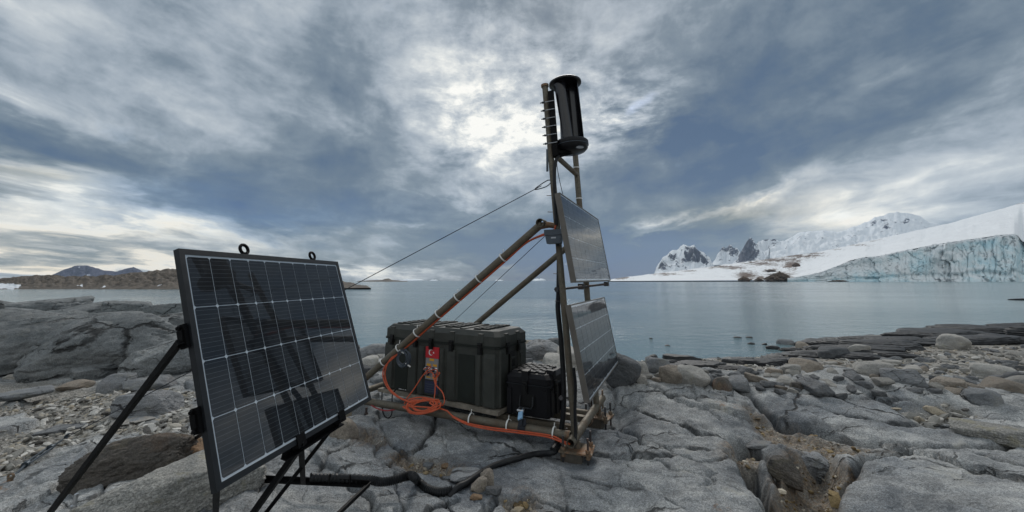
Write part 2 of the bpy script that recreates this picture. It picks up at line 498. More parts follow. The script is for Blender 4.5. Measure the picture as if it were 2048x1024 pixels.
def rock_mat(name, lo, hi, speck=0.5, rust=0.0, lichen=0.0, fine=1.0, stripe=0.0, rough=0.82, joints=0.0):
    """weathered crystalline rock: mottling, salt and pepper grains, veins, rust stains"""
    t = NT(name); o = t.coord()
    inf = t.n('ShaderNodeObjectInfo').outputs['Random']
    w = t.n('ShaderNodeVectorMath', operation='ADD'); t.l(o, w.inputs[0]); t.l(t.n('ShaderNodeObjectInfo').outputs['Location'], w.inputs[1]); p = w.outputs[0]
    big = t.noise(p, 1.3, 5, 0.6); mid = t.noise(p, 9, 5, 0.62); gr = t.noise(p, 120 * fine, 3, 0.75); pep = t.vor(p, 150 * fine)
    f = t.math('ADD', t.math('MULTIPLY', big, 0.6), t.math('MULTIPLY', mid, 0.5))
    c = t.ramp(f, [(0.35, lo), (0.75, hi)])
    c = t.mix(1.0, c, t.ramp(inf, [(0, 0.78), (1, 1.18)]), 'MULTIPLY')
    c = t.mix(speck, c, t.ramp(gr, [(0.30, 0.35), (0.5, 0.95), (0.68, 1.75)]), 'MULTIPLY')
    c = t.mix(t.math('MULTIPLY', t.math('LESS_THAN', pep, 0.25), 0.5 * speck), c, (0.03, 0.03, 0.035))
    if stripe:
        s = t.noise(t.mapping(p, (2, 2, 26), (0.35, 0.25, 0)), 1.0, 4, 0.6)
        c = t.mix(stripe, c, t.ramp(s, [(0.35, 0.55), (0.6, 1.25)]), 'MULTIPLY')
    if rust:
        r = t.ramp(t.noise(p, 2.6, 5, 0.65), [(0.52, 0.0), (0.66, 1.0)])
        c = t.mix(t.math('MULTIPLY', r, rust), c, t.ramp(mid, [(0.3, (0.07, 0.035, 0.02)), (0.7, (0.27, 0.125, 0.045))]))
    if lichen:
        r = t.ramp(t.noise(p, 5.5, 5, 0.7), [(0.56, 0.0), (0.62, 1.0)])
        c = t.mix(t.math('MULTIPLY', r, lichen), c, (0.27, 0.24, 0.13))
    h = t.math('ADD', t.math('MULTIPLY', mid, 1.0), t.math('MULTIPLY', gr, 0.22))
    if joints:                                             # joints drawn as thin near-black lines
        wv = t.n('ShaderNodeVectorMath', operation='ADD'); sc_ = t.n('ShaderNodeVectorMath', operation='SCALE'); sc_.inputs['Scale'].default_value = 0.30
        t.l(t.noise(p, 2.2, 5, 0.6, 'Color'), sc_.inputs[0]); t.l(p, wv.inputs[0]); t.l(sc_.outputs[0], wv.inputs[1])
        mp = t.mapping(wv.outputs[0], (0.8, 0.8, 2.0), (0.25, 0.3, 0.4))
        k1 = t.math('MULTIPLY', t.ramp(t.vor(mp, 1.0 * joints, 'DISTANCE_TO_EDGE'), [(0.006, 1.0), (0.022, 0.0)]), t.ramp(t.noise(p, 0.9, 3, 0.6), [(0.46, 0.0), (0.56, 1.0)]))
        k2 = t.math('MULTIPLY', t.ramp(t.vor(mp, 2.9 * joints, 'DISTANCE_TO_EDGE'), [(0.006, 1.0), (0.022, 0.0)]), t.ramp(t.noise(p, 1.4, 3, 0.6), [(0.56, 0.0), (0.64, 1.0)]))
        kk = t.math('MAXIMUM', k1, k2)
        c = t.mix(t.math('MULTIPLY', kk, 0.88), c, (0.018, 0.018, 0.018)); h = t.math('SUBTRACT', h, t.math('MULTIPLY', kk, 1.2))
    nrm = t.bump(h, 0.035, 0.75)
    return t.done(c, rough, normal=nrm, spec=0.3)

def plain(name, color, rough=0.5, metal=0.0, var=0.25, scale=14.0, bump=0.0, spec=0.5, coat=0.0, dust=0.0):
    """painted, moulded or cast surface with scuffs and uneven gloss"""
    t = NT(name); o = t.coord()
    n1 = t.noise(o, scale, 5, 0.6); n2 = t.noise(o, scale * 9, 3, 0.6)
    c = t.mix(1.0, tuple(color), t.ramp(n1, [(0.3, 1 - var), (0.7, 1 + var)]), 'MULTIPLY')
    if dust: c = t.mix(t.math('MULTIPLY', t.ramp(t.noise(o, scale * .6, 6, 0.7), [(0.45, 0.0), (0.75, 1.0)]), dust), c, (0.16, 0.15, 0.13))
    r = t.math('ADD', t.math('MULTIPLY', t.math('SUBTRACT', n1, 0.5), 0.25), rough, True)
    nrm = t.bump(n2, 0.002, bump) if bump else None
    kw = {}
    if coat: kw['Coat_Weight'] = coat; kw['Coat_Roughness'] = 0.03
    return t.done(c, r, metal, nrm, spec, **kw)

def rusty(name, base, rust=(0.16, 0.07, 0.03), amount=0.6, rough=0.55, metal=0.35):
    t = NT(name); o = t.coord()
    n1 = t.noise(o, 7, 6, 0.65); n2 = t.noise(o, 60, 4, 0.6)
    m = t.ramp(t.math('ADD', t.math('MULTIPLY', n1, 0.75), t.math('MULTIPLY', n2, 0.25)), [(0.46, 0.0), (0.62, 1.0)])
    c = t.mix(1.0, tuple(base), t.ramp(n2, [(0.3, 0.7), (0.7, 1.25)]), 'MULTIPLY')
    c = t.mix(t.math('MULTIPLY', m, amount), c, t.mix(n2, tuple(rust), tuple(k * 1.9 for k in rust)))
    return t.done(c, t.math('ADD', t.math('MULTIPLY', m, 0.25), rough), metal, t.bump(n2, 0.002, 0.5))

M = {}
M['pipe'] = rusty('rusty_pipe', (0.135, 0.12, 0.092), (0.085, 0.058, 0.038), 0.6)
M['plate'] = rusty('rusty_plate', (0.16, 0.13, 0.095), (0.19, 0.085, 0.035), 0.75)
M['bolt'] = rusty('bolt_steel', (0.07, 0.07, 0.075), (0.13, 0.06, 0.03), 0.45, 0.5, 0.7)
M['zinc'] = plain('zinc', (0.55, 0.56, 0.58), 0.35, 0.9, 0.2)
M['black_steel'] = plain('black_steel', (0.004, 0.004, 0.0045), 0.55, 0.0, 0.3, 20, 0.4, spec=0.10)
M['black_frame'] = plain('black_anodised', (0.013, 0.015, 0.018), 0.42, 0.0, 0.2, 20, 0.0, spec=0.3)
M['alu'] = plain('aluminium_frame', (0.13, 0.118, 0.105), 0.5, 0.3, 0.15, 10, 0.2)
M['backsheet'] = plain('white_backsheet', (0.50, 0.56, 0.62), 0.5, 0, 0.04, 6, coat=1.0)
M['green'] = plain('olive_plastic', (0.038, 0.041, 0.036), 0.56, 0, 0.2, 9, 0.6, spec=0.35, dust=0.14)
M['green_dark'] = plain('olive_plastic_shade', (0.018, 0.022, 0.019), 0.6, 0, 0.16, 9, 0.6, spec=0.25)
M['black_plastic'] = plain('black_plastic', (0.006, 0.006, 0.008), 0.5, 0, 0.2, 9, 0.6, spec=0.25, dust=0.02)
M['latch'] = plain('latch_plastic', (0.006, 0.006, 0.006), 0.5, 0, 0.2, 20, spec=0.3)
M['hose'] = plain('black_hose', (0.009, 0.010, 0.012), 0.5, 0, 0.25, 25, 0.3, spec=0.3, dust=0.06)
M['turbine'] = plain('black_gloss', (0.005, 0.005, 0.007), 0.38, 0, 0.15, 6, 0.0, spec=0.3)
M['blade'] = plain('blade_gloss', (0.010, 0.010, 0.013), 0.2, 0, 0.15, 6, 0.0, spec=0.6)
M['orange'] = plain('orange_sheath', (0.50, 0.085, 0.03), 0.45, 0, 0.15, 30)
M['red_cable'] = plain('red_sheath', (0.30, 0.03, 0.035), 0.45, 0, 0.15, 30)
M['tie'] = plain('white_nylon', (0.72, 0.72, 0.7), 0.45, 0, 0.05, 30)
M['wood'] = plain('weathered_wood', (0.21, 0.185, 0.15), 0.85, 0, 0.35, 16, 0.6)
M['wood_pale'] = plain('pale_wood', (0.42, 0.36, 0.28), 0.85, 0, 0.25, 12, 0.6)
M['steel_gray'] = plain('brushed_plate', (0.33, 0.33, 0.34), 0.45, 0.5, 0.12, 18)
M['red'] = plain('red_sticker', (0.52, 0.02, 0.03), 0.5, 0, 0.05)
M['white'] = plain('white_print', (0.78, 0.78, 0.78), 0.5, 0, 0.03)
M['yellow'] = plain('yellow_label', (0.72, 0.36, 0.03), 0.5, 0, 0.05)
M['navy'] = plain('navy_sticker', (0.025, 0.03, 0.07), 0.5, 0, 0.1)
M['blue'] = plain('blue_buckle', (0.32, 0.55, 0.80), 0.35, 0.1, 0.1)
M['strap'] = plain('black_webbing', (0.012, 0.014, 0.02), 0.8, 0, 0.2, 40)
M['box_gray'] = plain('slate_plastic', (0.05, 0.065, 0.085), 0.45, 0, 0.1)
M['label_gray'] = plain('label_gray', (0.4, 0.42, 0.45), 0.5, 0, 0.1)
M['wire'] = plain('steel_wire', (0.03, 0.035, 0.045), 0.5, 0.5, 0.2)
M['turnbuckle'] = plain('dull_steel', (0.06, 0.075, 0.09), 0.45, 0.6, 0.25)

def cell_mat(name, lines, axis, col, ior=1.5, wt=1.0):
    """silicon under glass: dark cell with thin silver busbars printed on it"""
    t = NT(name); o = t.coord(); s = t.n('ShaderNodeSeparateXYZ'); t.l(o, s.inputs[0])
    k = t.math('FRACT', t.math('MULTIPLY', s.outputs[axis], lines))
    ln = t.math('LESS_THAN', t.math('ABSOLUTE', t.math('SUBTRACT', k, 0.5)), 0.035)
    c = t.mix(t.math('MULTIPLY', ln, 0.22), tuple(col), (0.30, 0.33, 0.37))
    c = t.mix(1.0, c, t.ramp(t.noise(t.coord('Object'), 25, 3), [(0.3, 0.85), (0.7, 1.15)]), 'MULTIPLY')
    dirt = t.ramp(t.noise(t.mapping(o, (1, .35, 1)), 9, 7, 0.72), [(0.55, 0.0), (0.80, 1.0)])
    c = t.mix(t.math('MULTIPLY', dirt, 0.10), c, (0.30, 0.30, 0.29))
    return t.done(c, 0.4, 0, None, 0.1, Coat_Weight=wt, Coat_Roughness=0.012, Coat_IOR=ior)
M['cell'] = cell_mat('silicon_cell', 54.0, 1, (0.006, 0.0085, 0.012))
M['cell2'] = cell_mat('silicon_cell_wide', 24.0, 1, (0.006, 0.009, 0.016), 1.28, 0.9)

# ------------------------------------------------------------------ ground: ice-worn bedrock shelving down to a stony beach
SHORE = [(-400, 60), (-60, 22), (-20, 14), (-9, 12), (-3, 12.6), (0, 13.6), (3.5, 13.3), (6.5, 13.6), (9, 14.3), (11, 16), (13.5, 18.4),
         (17, 19.4), (24, 21.5), (34, 26), (60, 34), (400, 120)]
SHELF = [(-14, -14), (-14, 7.0), (-9, 8.2), (-4, 8.8), (-2, 7.8), (0.6, 6.9), (1.7, 5.9), (3, 5.3), (4.5, 5.5), (7, 5.9), (14, 6.6), (14, -14)]
SX = np.array([p[0] for p in SHORE], float); SY = np.array([p[1] for p in SHORE], float)

def shore_dist(x, y):
    d = poly_dist(x, y, SHORE)
    return np.where(y < np.interp(x, SX, SY), d, -d)

def shelf_mask(x, y):
    return sstep(-1.3, 0.5, poly_sdist(x, y, SHELF) + 0.5 * fbm2(x * 0.9, y * 0.9, 3, 40))

FEET = []                                                  # level spots under the feet of the rig: x, y, height
def base_h(x, y):
    x = np.asarray(x, float); y = np.asarray(y, float)
    s = shore_dist(x, y)
    beach = np.where(s > 0, 0.10 * np.minimum(s, 1.0) + 0.078 * s, 0.16 * s)
    beach = np.minimum(beach, 1.35)
    beach = np.maximum(beach, -3.2)
    m = shelf_mask(x, y)
    top = 1.32 + 0.05 * fbm2(x * 0.45, y * 0.45, 3, 3)
    top = top + 0.07 * sstep(-0.2, -1.6, x) * sstep(4.2, 2.0, y)            # the rock under the front stand lies a little higher
    top = top + 0.10 * sstep(1.6, 2.6, x) * sstep(4.0, 2.2, y)              # the rounded slab in front
    top = top + 0.20 * np.exp(-((x - 3.6) / 1.9) ** 2 - ((y - 4.6) / 0.9) ** 2)
    top = top + 0.13 * np.exp(-((x - 1.6) / 1.0) ** 2 - ((y - 4.9) / 0.7) ** 2)
    top = top + 0.055 * np.exp(-((x + 0.60) / 0.36) ** 2 - ((y - 2.12) / 0.13) ** 2)
    top = top - 0.03 * np.exp(-((x + 0.4) / 1.3) ** 2 - ((y - 3.2) / 0.9) ** 2)
    h = beach + (np.maximum(top, beach) - beach) * m
    for fx, fy, fz, fr in FEET:
        w = np.exp(-(((x - fx) ** 2 + (y - fy) ** 2) / fr ** 2) ** 1.5)
        h = h + (fz - h) * w
    return h
FEET += [(*at(1150, 922, 3.24)[:2], at(1150, 922, 3.24)[2] - .005, .30), (0.84, 4.03, at(1200, 853, 4.02)[2], .30), (-1.70, 4.36, at(705, 853, 4.33)[2], .25), (-0.62, 3.42, 1.245, .45)]

def ground(px, py, hfun=None):
    """where a line of sight first meets the ground"""
    d = ray(px, py); t = np.geomspace(0.8, 90, 2500)
    x, y, z = d[0] * t, d[1] * t, CAMZ + d[2] * t
    g = np.maximum((hfun or base_h)(x, y), 0.0) - z
    k = int(np.argmax(g > 0)) if (g > 0).any() else len(t) - 1
    if k == 0: tt = t[0]
    else:
        f = g[k - 1] / (g[k - 1] - g[k]) if g[k - 1] != g[k] else 0
        tt = t[k - 1] + (t[k] - t[k - 1]) * f
    return np.array([d[0] * tt, d[1] * tt, CAMZ + d[2] * tt])

def gline(pts): return [tuple(ground(*p)[:2]) for p in pts]

CRACKS = [  # where the joints run, half width, depth
    ([(1455, 770), (1500, 795), (1560, 842), (1640, 862), (1750, 880), (1860, 884), (2048, 935)], 0.035, 0.11),
    ([(1478, 882), (1500, 930), (1540, 985), (1565, 1060)], 0.055, 0.24),
    ([(1500, 880), (1535, 915), (1560, 960)], 0.03, 0.12),
    ([(1660, 1060), (1670, 965), (1725, 915), (1830, 893), (2048, 880)], 0.03, 0.10),
    ([(1580, 905), (1600, 960), (1640, 985), (1690, 950)], 0.035, 0.14),
    ([(950, 1050), (985, 995), (1060, 985), (1120, 1000), (1190, 1060)], 0.012, 0.06),
    ([(1180, 905), (1300, 915), (1400, 925), (1480, 905)], 0.014, 0.05),
    ([(1150, 960), (1240, 985), (1330, 1000), (1400, 1050)], 0.012, 0.05),
    ([(1250, 870), (1340, 895), (1420, 900)], 0.01, 0.03),
    ([(1230, 800), (1330, 845), (1400, 870), (1480, 880)], 0.012, 0.05),
    ([(1300, 790), (1420, 800), (1560, 835)], 0.012, 0.04),
    ([(1560, 800), (1700, 830), (1850, 850), (2048, 860)], 0.016, 0.05),
    ([(1640, 790), (1800, 800), (1920, 830), (2048, 845)], 0.014, 0.05),
    ([(876, 818), (868, 850), (840, 888)], 0.016, 0.06),
    ([(730, 862), (775, 872), (800, 900), (850, 912), (900, 935)], 0.014, 0.05),
    ([(770, 930), (800, 905), (850, 890)], 0.008, 0.04),
    ([(640, 930), (660, 905), (720, 880)], 0.010, 0.04),
    ([(830, 1050), (860, 1010), (905, 995)], 0.010, 0.05),
    ([(760, 1000), (800, 990), (830, 985)], 0.008, 0.03),
    ([(100, 905), (170, 895), (225, 880)], 0.018, 0.06),
    ([(0, 985), (120, 958), (200, 950)], 0.010, 0.04),
    ([(230, 960), (190, 1000), (170, 1060)], 0.012, 0.05),
]
CRACKS = [(gline(p), w, d) for p, w, d in CRACKS]
G_LEFT = gline([(-200, 772), (0, 768), (120, 762), (240, 775), (345, 765), (390, 780), (395, 868), (300, 872), (200, 860), (110, 888), (40, 930), (-200, 960)])
G_SLABS = [gline(p) for p in ([(-60, 845), (60, 828), (90, 840), (60, 862), (-60, 880)], [(205, 818), (260, 812), (320, 820), (330, 840), (250, 842)], [(0, 800), (60, 795), (50, 812), (0, 818)])]
G_POCKETS = [(gline(p), s) for p, s in (
    ([(788, 912), (830, 903), (880, 915), (925, 935), (880, 948), (820, 938)], 0.05),
    ([(1490, 812), (1560, 850), (1640, 866), (1745, 885), (1690, 902), (1600, 890), (1530, 872)], 0.08),
    ([(1575, 905), (1640, 885), (1690, 930), (1650, 1005), (1590, 1030), (1545, 975)], 0.05),
    ([(1450, 905), (1500, 890), (1530, 905), (1500, 920)], 0.03),
    ([(1790, 815), (1900, 805), (1960, 830), (1850, 845)], 0.12),
    ([(1000, 990), (1060, 985), (1080, 1010), (1020, 1025)], 0.03),
    ([(690, 870), (740, 862), (770, 875), (740, 885)], 0.03))]

def gravel_mask(x, y):
    j = 0.22 * fbm2(x * 2.2, y * 2.2, 4, 60)
    g = sstep(-0.10, 0.16, poly_sdist(x, y, G_LEFT) + j)
    for s in G_SLABS: g = g * (1 - sstep(-0.03, 0.05, poly_sdist(x, y, s) + 0.3 * j))
    for p, w in G_POCKETS:
        g = np.maximum(g, sstep(-w * 0.6, w * 0.6, poly_sdist(x, y, p) + j * w * 2.5))
    s = shore_dist(x, y)
    beach = (1 - shelf_mask(x, y)) * sstep(0.2, 0.8, s + 0.8 * j)
    return np.maximum(g, beach)

JA = R(-62)
def relief(x, y):
    """joints, worn edges and foliation of the bedrock; returns height change and the share of loose stone"""
    s = shore_dist(x, y)
    g = gravel_mask(x, y)
    ca, sa = math.cos(JA), math.sin(JA)
    wx = 0.10 * fbm2(x * 1.7, y * 1.7, 4, 21) + 0.018 * fbm2(x * 9, y * 9, 3, 23); wy = 0.10 * fbm2(x * 1.7 + 9, y * 1.7 - 4, 4, 22) + 0.018 * fbm2(x * 9 + 4, y * 9, 3, 24)
    u = (x * ca + y * sa) + wx; v = (-x * sa + y * ca) + wy
    e1, id1 = voronoi_edge(u / 3.0, v / 1.05, 5)
    e2, id2 = voronoi_edge(u / 0.80 + 3, v / 0.36, 8)
    e3, id3 = voronoi_edge(u / 0.30 + 1, v / 0.17 + 2, 9)
    pres1 = sstep(-0.30, 0.20, fbm2(x * 0.7, y * 0.7, 2, 31))
    pres2 = sstep(0.22, 0.52, fbm2(x * 1.1 + 5, y * 1.1, 2, 33))
    pres3 = sstep(0.25, 0.55, fbm2(x * 1.3 - 5, y * 1.3 + 2, 2, 35))
    jit = np.maximum(0.45, 1 + 0.8 * fbm2(x * 6, y * 6, 2, 36))
    h = (id1 - 0.5) * 0.055
    h -= pres1 * (0.060 * np.exp(-(e1 / (0.0085 * jit)) ** 2) + 0.014 * np.exp(-e1 / 0.05))
    h += pres2 * ((id2 - 0.5) * 0.012 - 0.034 * np.exp(-(e2 / (0.016 * jit)) ** 2) - 0.006 * np.exp(-e2 / 0.06))
    h += pres3 * ((id3 - 0.5) * 0.018 - 0.018 * np.exp(-(e3 / (0.03 * jit)) ** 2))
    for pts, w, d in CRACKS:
        q = poly_dist(x + 0.35 * wx, y + 0.35 * wy, pts)
        ww = w * (1 + 0.6 * fbm2(x * 5, y * 5, 2, 70))
        h -= d * np.exp(-(q / np.maximum(ww, 0.004)) ** 2) + 0.16 * d * np.exp(-q / (w * 3))
    sw = v * 1.55 + 0.30 * fbm2(u * 0.8, v * 0.9, 3, 45); fr = sw - np.floor(sw)
    pl = sstep(-0.05, 0.30, fbm2(x * 0.55 + 3, y * 0.55, 2, 46))
    h += pl * 0.050 * (fr - 0.5) * (0.5 + 0.5 * np.minimum(1, (1 - fr) * 14))
    sw2 = v * 5.1 + u * 0.4 + 0.45 * fbm2(u * 1.5, v * 1.8, 3, 47); fr2 = sw2 - np.floor(sw2)
    h += 0.016 * sstep(0.05, 0.35, fbm2(x * 0.9 - 4, y * 0.9, 2, 48)) * (fr2 - 0.5)
    f = v * 7 + 0.5 * fbm2(u * 1.2, v * 2, 3, 44)
    h += 0.010 * ridge2(u * 0.8, f * 0.35, 4, 50) + 0.016 * fbm2(x * 3.1, y * 3.1, 6, 51, 0.6) + 0.022 * fbm2(x * 1.1, y * 1.1, 3, 52)
    h += 0.0060 * fbm2(x * 17, y * 22, 3, 53, 0.6)
    gr = -0.03 + 0.022 * fbm2(x * 7, y * 7, 5, 61, 0.6) + 0.03 * fbm2(x * 1.6, y * 1.6, 3, 62)
    h = h * (1 - g) + gr * g + g * 0.012 * fbm2(x * 19, y * 19, 3, 63, 0.6)
    for p, w in G_POCKETS: h -= 0.05 * sstep(-w, w, poly_sdist(x, y, p))
    hole = G_POCKETS[2][0]
    h -= 0.16 * sstep(-0.05, 0.10, poly_sdist(x, y, hole) + 0.5 * wx)
    for fx, fy, fz, fr in FEET[:3]: h = h * (1 - 0.85 * np.exp(-(((x - fx) ** 2 + (y - fy) ** 2) / fr ** 2) ** 1.5))
    k = sstep(14, 6, np.hypot(x, y)) * 0.85 + 0.15
    return h * np.where(s > 0, 1, 0.4) * (k + (1 - k) * (1 - g)), g

def H(x, y):
    x = np.atleast_1d(np.asarray(x, float)); y = np.atleast_1d(np.asarray(y, float))
    return base_h(x, y) + relief(x, y)[0]

def gpoint(px, py):
    return ground(px, py, lambda x, y: base_h(x, y) + relief(x, y)[0])

def build_ground():
    az = np.concatenate([np.arange(-180, -61, 4.0), np.arange(-61, 61, 0.15), np.arange(61, 180, 4.0)])
    rr = np.concatenate([[0.02, 0.3, 0.7], np.geomspace(1.15, 24, 700), np.geomspace(24.5, 420, 60)])
    A, RR = np.meshgrid(np.radians(az), rr)
    x = (RR * np.sin(A)).ravel(); y = (RR * np.cos(A)).ravel()
    rel, g = relief(x, y)
    z = base_h(x, y) + rel
    n, m = len(az), len(rr)
    i = np.arange(m - 1)[:, None] * n; j = np.arange(n)[None, :]; jn = (j + 1) % n
    F = np.stack([i + j, i + jn, i + n + jn, i + n + j], -1).reshape(-1, 4)[:, ::-1]
    me = fast_mesh('ground', np.stack([x, y, z], 1), F)
    set_attr(me, 'gravel', g)
    s = shore_dist(x, y)
    set_attr(me, 'tide', sstep(2.2, 0.6, s + 0.9 * fbm2(x * 0.8, y * 0.8, 3, 80)))
    pocket = np.zeros_like(x)
    for p, w in G_POCKETS[:4] + G_POCKETS[5:]: pocket = np.maximum(pocket, sstep(-0.12, 0.05, poly_sdist(x, y, p) + 0.1 * fbm2(x * 4, y * 4, 3, 81)))
    set_attr(me, 'ochre', pocket)
    jt = np.zeros_like(x)
    nw = 0.02 * fbm2(x * 7, y * 7, 3, 90)
    for pts, w, d in CRACKS: jt = np.maximum(jt, np.exp(-((poly_dist(x, y, pts) + nw) / (w * 0.8 + .004)) ** 2))
    set_attr(me, 'joint', jt * (1 - g))
    dm = np.exp(-((x + 0.35) / 0.95) ** 2 - ((y - 2.95) / 0.42) ** 2) + 0.7 * np.exp(-((x - 0.6) / 0.6) ** 2 - ((y - 3.6) / 0.5) ** 2)  # damp stain and the rig's shadow, both darkened into the rock colour
    set_attr(me, 'damp_shade', np.clip(dm + 0.35 * fbm2(x * 2.5, y * 2.5, 4, 91), 0, 1))
    t = NT('bedrock'); o = t.coord()
    big = t.noise(o, 0.8, 5, 0.6); mid = t.noise(o, 6, 6, 0.62); gr = t.noise(o, 95, 3, 0.8); pep = t.noise(o, 210, 2, 0.7)
    f = t.math('ADD', t.math('MULTIPLY', big, 0.55), t.math('MULTIPLY', mid, 0.5))
    c = t.ramp(f, [(0.36, (0.13, 0.138, 0.145)), (0.50, (0.25, 0.258, 0.26)), (0.66, (0.43, 0.432, 0.42))])
    c = t.mix(0.62, c, t.ramp(gr, [(0.32, 0.30), (0.5, 0.95), (0.66, 1.9)]), 'MULTIPLY')
    c = t.mix(0.6, c, t.ramp(pep, [(0.34, 0.25), (0.46, 1.0), (0.62, 1.35)]), 'MULTIPLY')
    st = t.noise(t.mapping(o, (1.0, 5.0, 1.0), (0, 0, R(58))), 1.4, 6, 0.65)
    c = t.mix(0.75, c, t.ramp(st, [(0.33, 0.55), (0.5, 1.0), (0.66, 1.22)]), 'MULTIPLY')
    pale = t.ramp(t.noise(o, 2.7, 6, 0.7), [(0.60, 0.0), (0.70, 1.0)])
    c = t.mix(t.math('MULTIPLY', pale, 0.5), c, (0.40, 0.385, 0.33))
    wet = t.ramp(t.noise(t.mapping(o, (1.0, 1.6, 1.0), (0, 0, R(40))), 0.9, 6, 0.6), [(0.50, 0.0), (0.60, 1.0)])
    c = t.mix(t.math('MULTIPLY', wet, 0.65), c, t.mix(1.0, c, (0.46, 0.50, 0.56), 'MULTIPLY'))
    rst = t.ramp(t.noise(o, 3.9, 5, 0.7), [(0.66, 0.0), (0.72, 1.0)])
    c = t.mix(t.math('MULTIPLY', rst, 0.55), c, (0.25, 0.13, 0.055))
    # near-black lines along the joints and hairline fractures
    wv = t.n('ShaderNodeVectorMath', operation='ADD'); sc_ = t.n('ShaderNodeVectorMath', operation='SCALE'); sc_.inputs['Scale'].default_value = 0.32
    t.l(t.noise(o, 2.2, 5, 0.6, 'Color'), sc_.inputs[0]); t.l(o, wv.inputs[0]); t.l(sc_.outputs[0], wv.inputs[1])
    mp = t.mapping(wv.outputs[0], (0.62, 1.55, 0.3), (0, 0, R(62)))
    d1 = t.vor(mp, 0.85, 'DISTANCE_TO_EDGE'); d2 = t.vor(mp, 2.6, 'DISTANCE_TO_EDGE')
    g1 = t.ramp(t.noise(o, 0.9, 4, 0.6), [(0.42, 0.0), (0.54, 1.0)]); g2 = t.ramp(t.noise(t.mapping(o, (1, 1, 1), (0, 0, 1)), 1.3, 4, 0.6), [(0.50, 0.0), (0.60, 1.0)])
    k1 = t.math('MULTIPLY', t.ramp(d1, [(0.004, 1.0), (0.012, 0.0)]), g1); k2 = t.math('MULTIPLY', t.ramp(d2, [(0.006, 1.0), (0.020, 0.0)]), g2)
    fol = t.noise(t.mapping(wv.outputs[0], (1.0, 16.0, 1.0), (0, 0, R(60))), 1.1, 6, 0.62)
    k3 = t.math('MULTIPLY', t.ramp(fol, [(0.30, 1.0), (0.37, 0.0)]), t.ramp(t.noise(o, 1.7, 4, 0.6), [(0.45, 0.0), (0.58, 0.9)]))
    kk = t.math('MAXIMUM', t.math('MAXIMUM', k1, k2), t.math('MAXIMUM', k3, t.math('MULTIPLY', t.attr('joint'), 0.9)))
    c = t.mix(t.math('MULTIPLY', kk, 0.88), c, (0.018, 0.018, 0.018))
    c = t.mix(t.math('MULTIPLY', t.attr('damp_shade'), 0.8), c, t.mix(1.0, c, (0.40, 0.44, 0.50), 'MULTIPLY'))
    gv = t.attr('gravel')
    gc = t.ramp(t.noise(o, 70, 5, 0.75), [(0.32, (0.08, 0.074, 0.066)), (0.5, (0.25, 0.235, 0.21)), (0.66, (0.50, 0.48, 0.44))])
    c = t.mix(gv, c, gc)
    och = t.math('MULTIPLY', t.attr('ochre'), t.ramp(t.noise(o, 8, 5, 0.7), [(0.34, 0.0), (0.50, 1.0)]))
    c = t.mix(t.math('MULTIPLY', och, 0.55), c, t.ramp(t.noise(o, 40, 4, 0.7), [(0.35, (0.025, 0.02, 0.014)), (0.48, (0.10, 0.065, 0.035)), (0.58, (0.20, 0.115, 0.05)), (0.70, (0.32, 0.25, 0.15))]))
    td = t.attr('tide')
    c = t.mix(t.math('MULTIPLY', td, 0.9), c, t.ramp(mid, [(0.35, (0.018, 0.02, 0.022)), (0.65, (0.05, 0.052, 0.055))]))
    h = t.math('ADD', t.math('MULTIPLY', mid, 0.8), t.math('ADD', t.math('MULTIPLY', gr, 0.18), t.math('MULTIPLY', st, 0.5)))
    h = t.math('SUBTRACT', h, t.math('MULTIPLY', kk, 0.9))
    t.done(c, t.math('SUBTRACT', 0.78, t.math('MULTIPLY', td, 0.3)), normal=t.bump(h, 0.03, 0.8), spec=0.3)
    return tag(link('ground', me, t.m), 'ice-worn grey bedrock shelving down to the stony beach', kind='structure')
build_ground()

# ------------------------------------------------------------------ sea
def build_water():
    a = np.arange(0, 360, 6.0)
    rr = np.concatenate([[1.0, 10, 40, 200], np.geomspace(500, 9000, 12)])
    A, RR = np.meshgrid(np.radians(a), rr); n, m = len(a), len(rr)
    V = np.stack([(RR * np.sin(A)).ravel(), (RR * np.cos(A)).ravel(), np.zeros(n * m)], 1)
    i = np.arange(m - 1)[:, None] * n; j = np.arange(n)[None, :]
    F = np.stack([i + j, i + (j + 1) % n, i + n + (j + 1) % n, i + n + j], -1).reshape(-1, 4)[:, ::-1]
    me = fast_mesh('water', V, F)
    t = NT('sea_water'); o = t.coord()
    w1 = t.noise(t.mapping(o, (1.0, 2.2, 1)), 0.55, 4, 0.6); w2 = t.noise(t.mapping(o, (1.0, 2.0, 1)), 3.2, 4, 0.6); w3 = t.noise(t.mapping(o, (1, 1.6, 1)), 11, 2, 0.5)
    calm = t.ramp(t.noise(t.mapping(o, (0.35, 1.0, 1)), 0.035, 3, 0.5), [(0.38, 0.15), (0.60, 1.15)])
    h = t.math('ADD', t.math('MULTIPLY', w1, 0.75), t.math('ADD', t.math('MULTIPLY', w2, 0.20), t.math('MULTIPLY', w3, 0.05)))
    h = t.math('MULTIPLY', h, calm)
    t.done((0.145, 0.215, 0.230), 0.12, 0, t.bump(h, 0.16, 1.0), 0.5, IOR=1.333)
    return tag(link('water', me, t.m), 'calm grey-green bay reaching to the horizon', kind='structure')
build_water()

# ------------------------------------------------------------------ far shores
FAR_ROCKS = []
def interp(pts, x): return np.interp(x, [p[0] for p in pts], [p[1] for p in pts])

def far_points(px, py, depth):
    X = (px - PXC) / FPX; Z = -(py - PYC) / FPX
    dx, dy, dz = X, CP - Z * SP, SP + Z * CP
    return dx / dy * depth, depth, CAMZ + dz / dy * depth

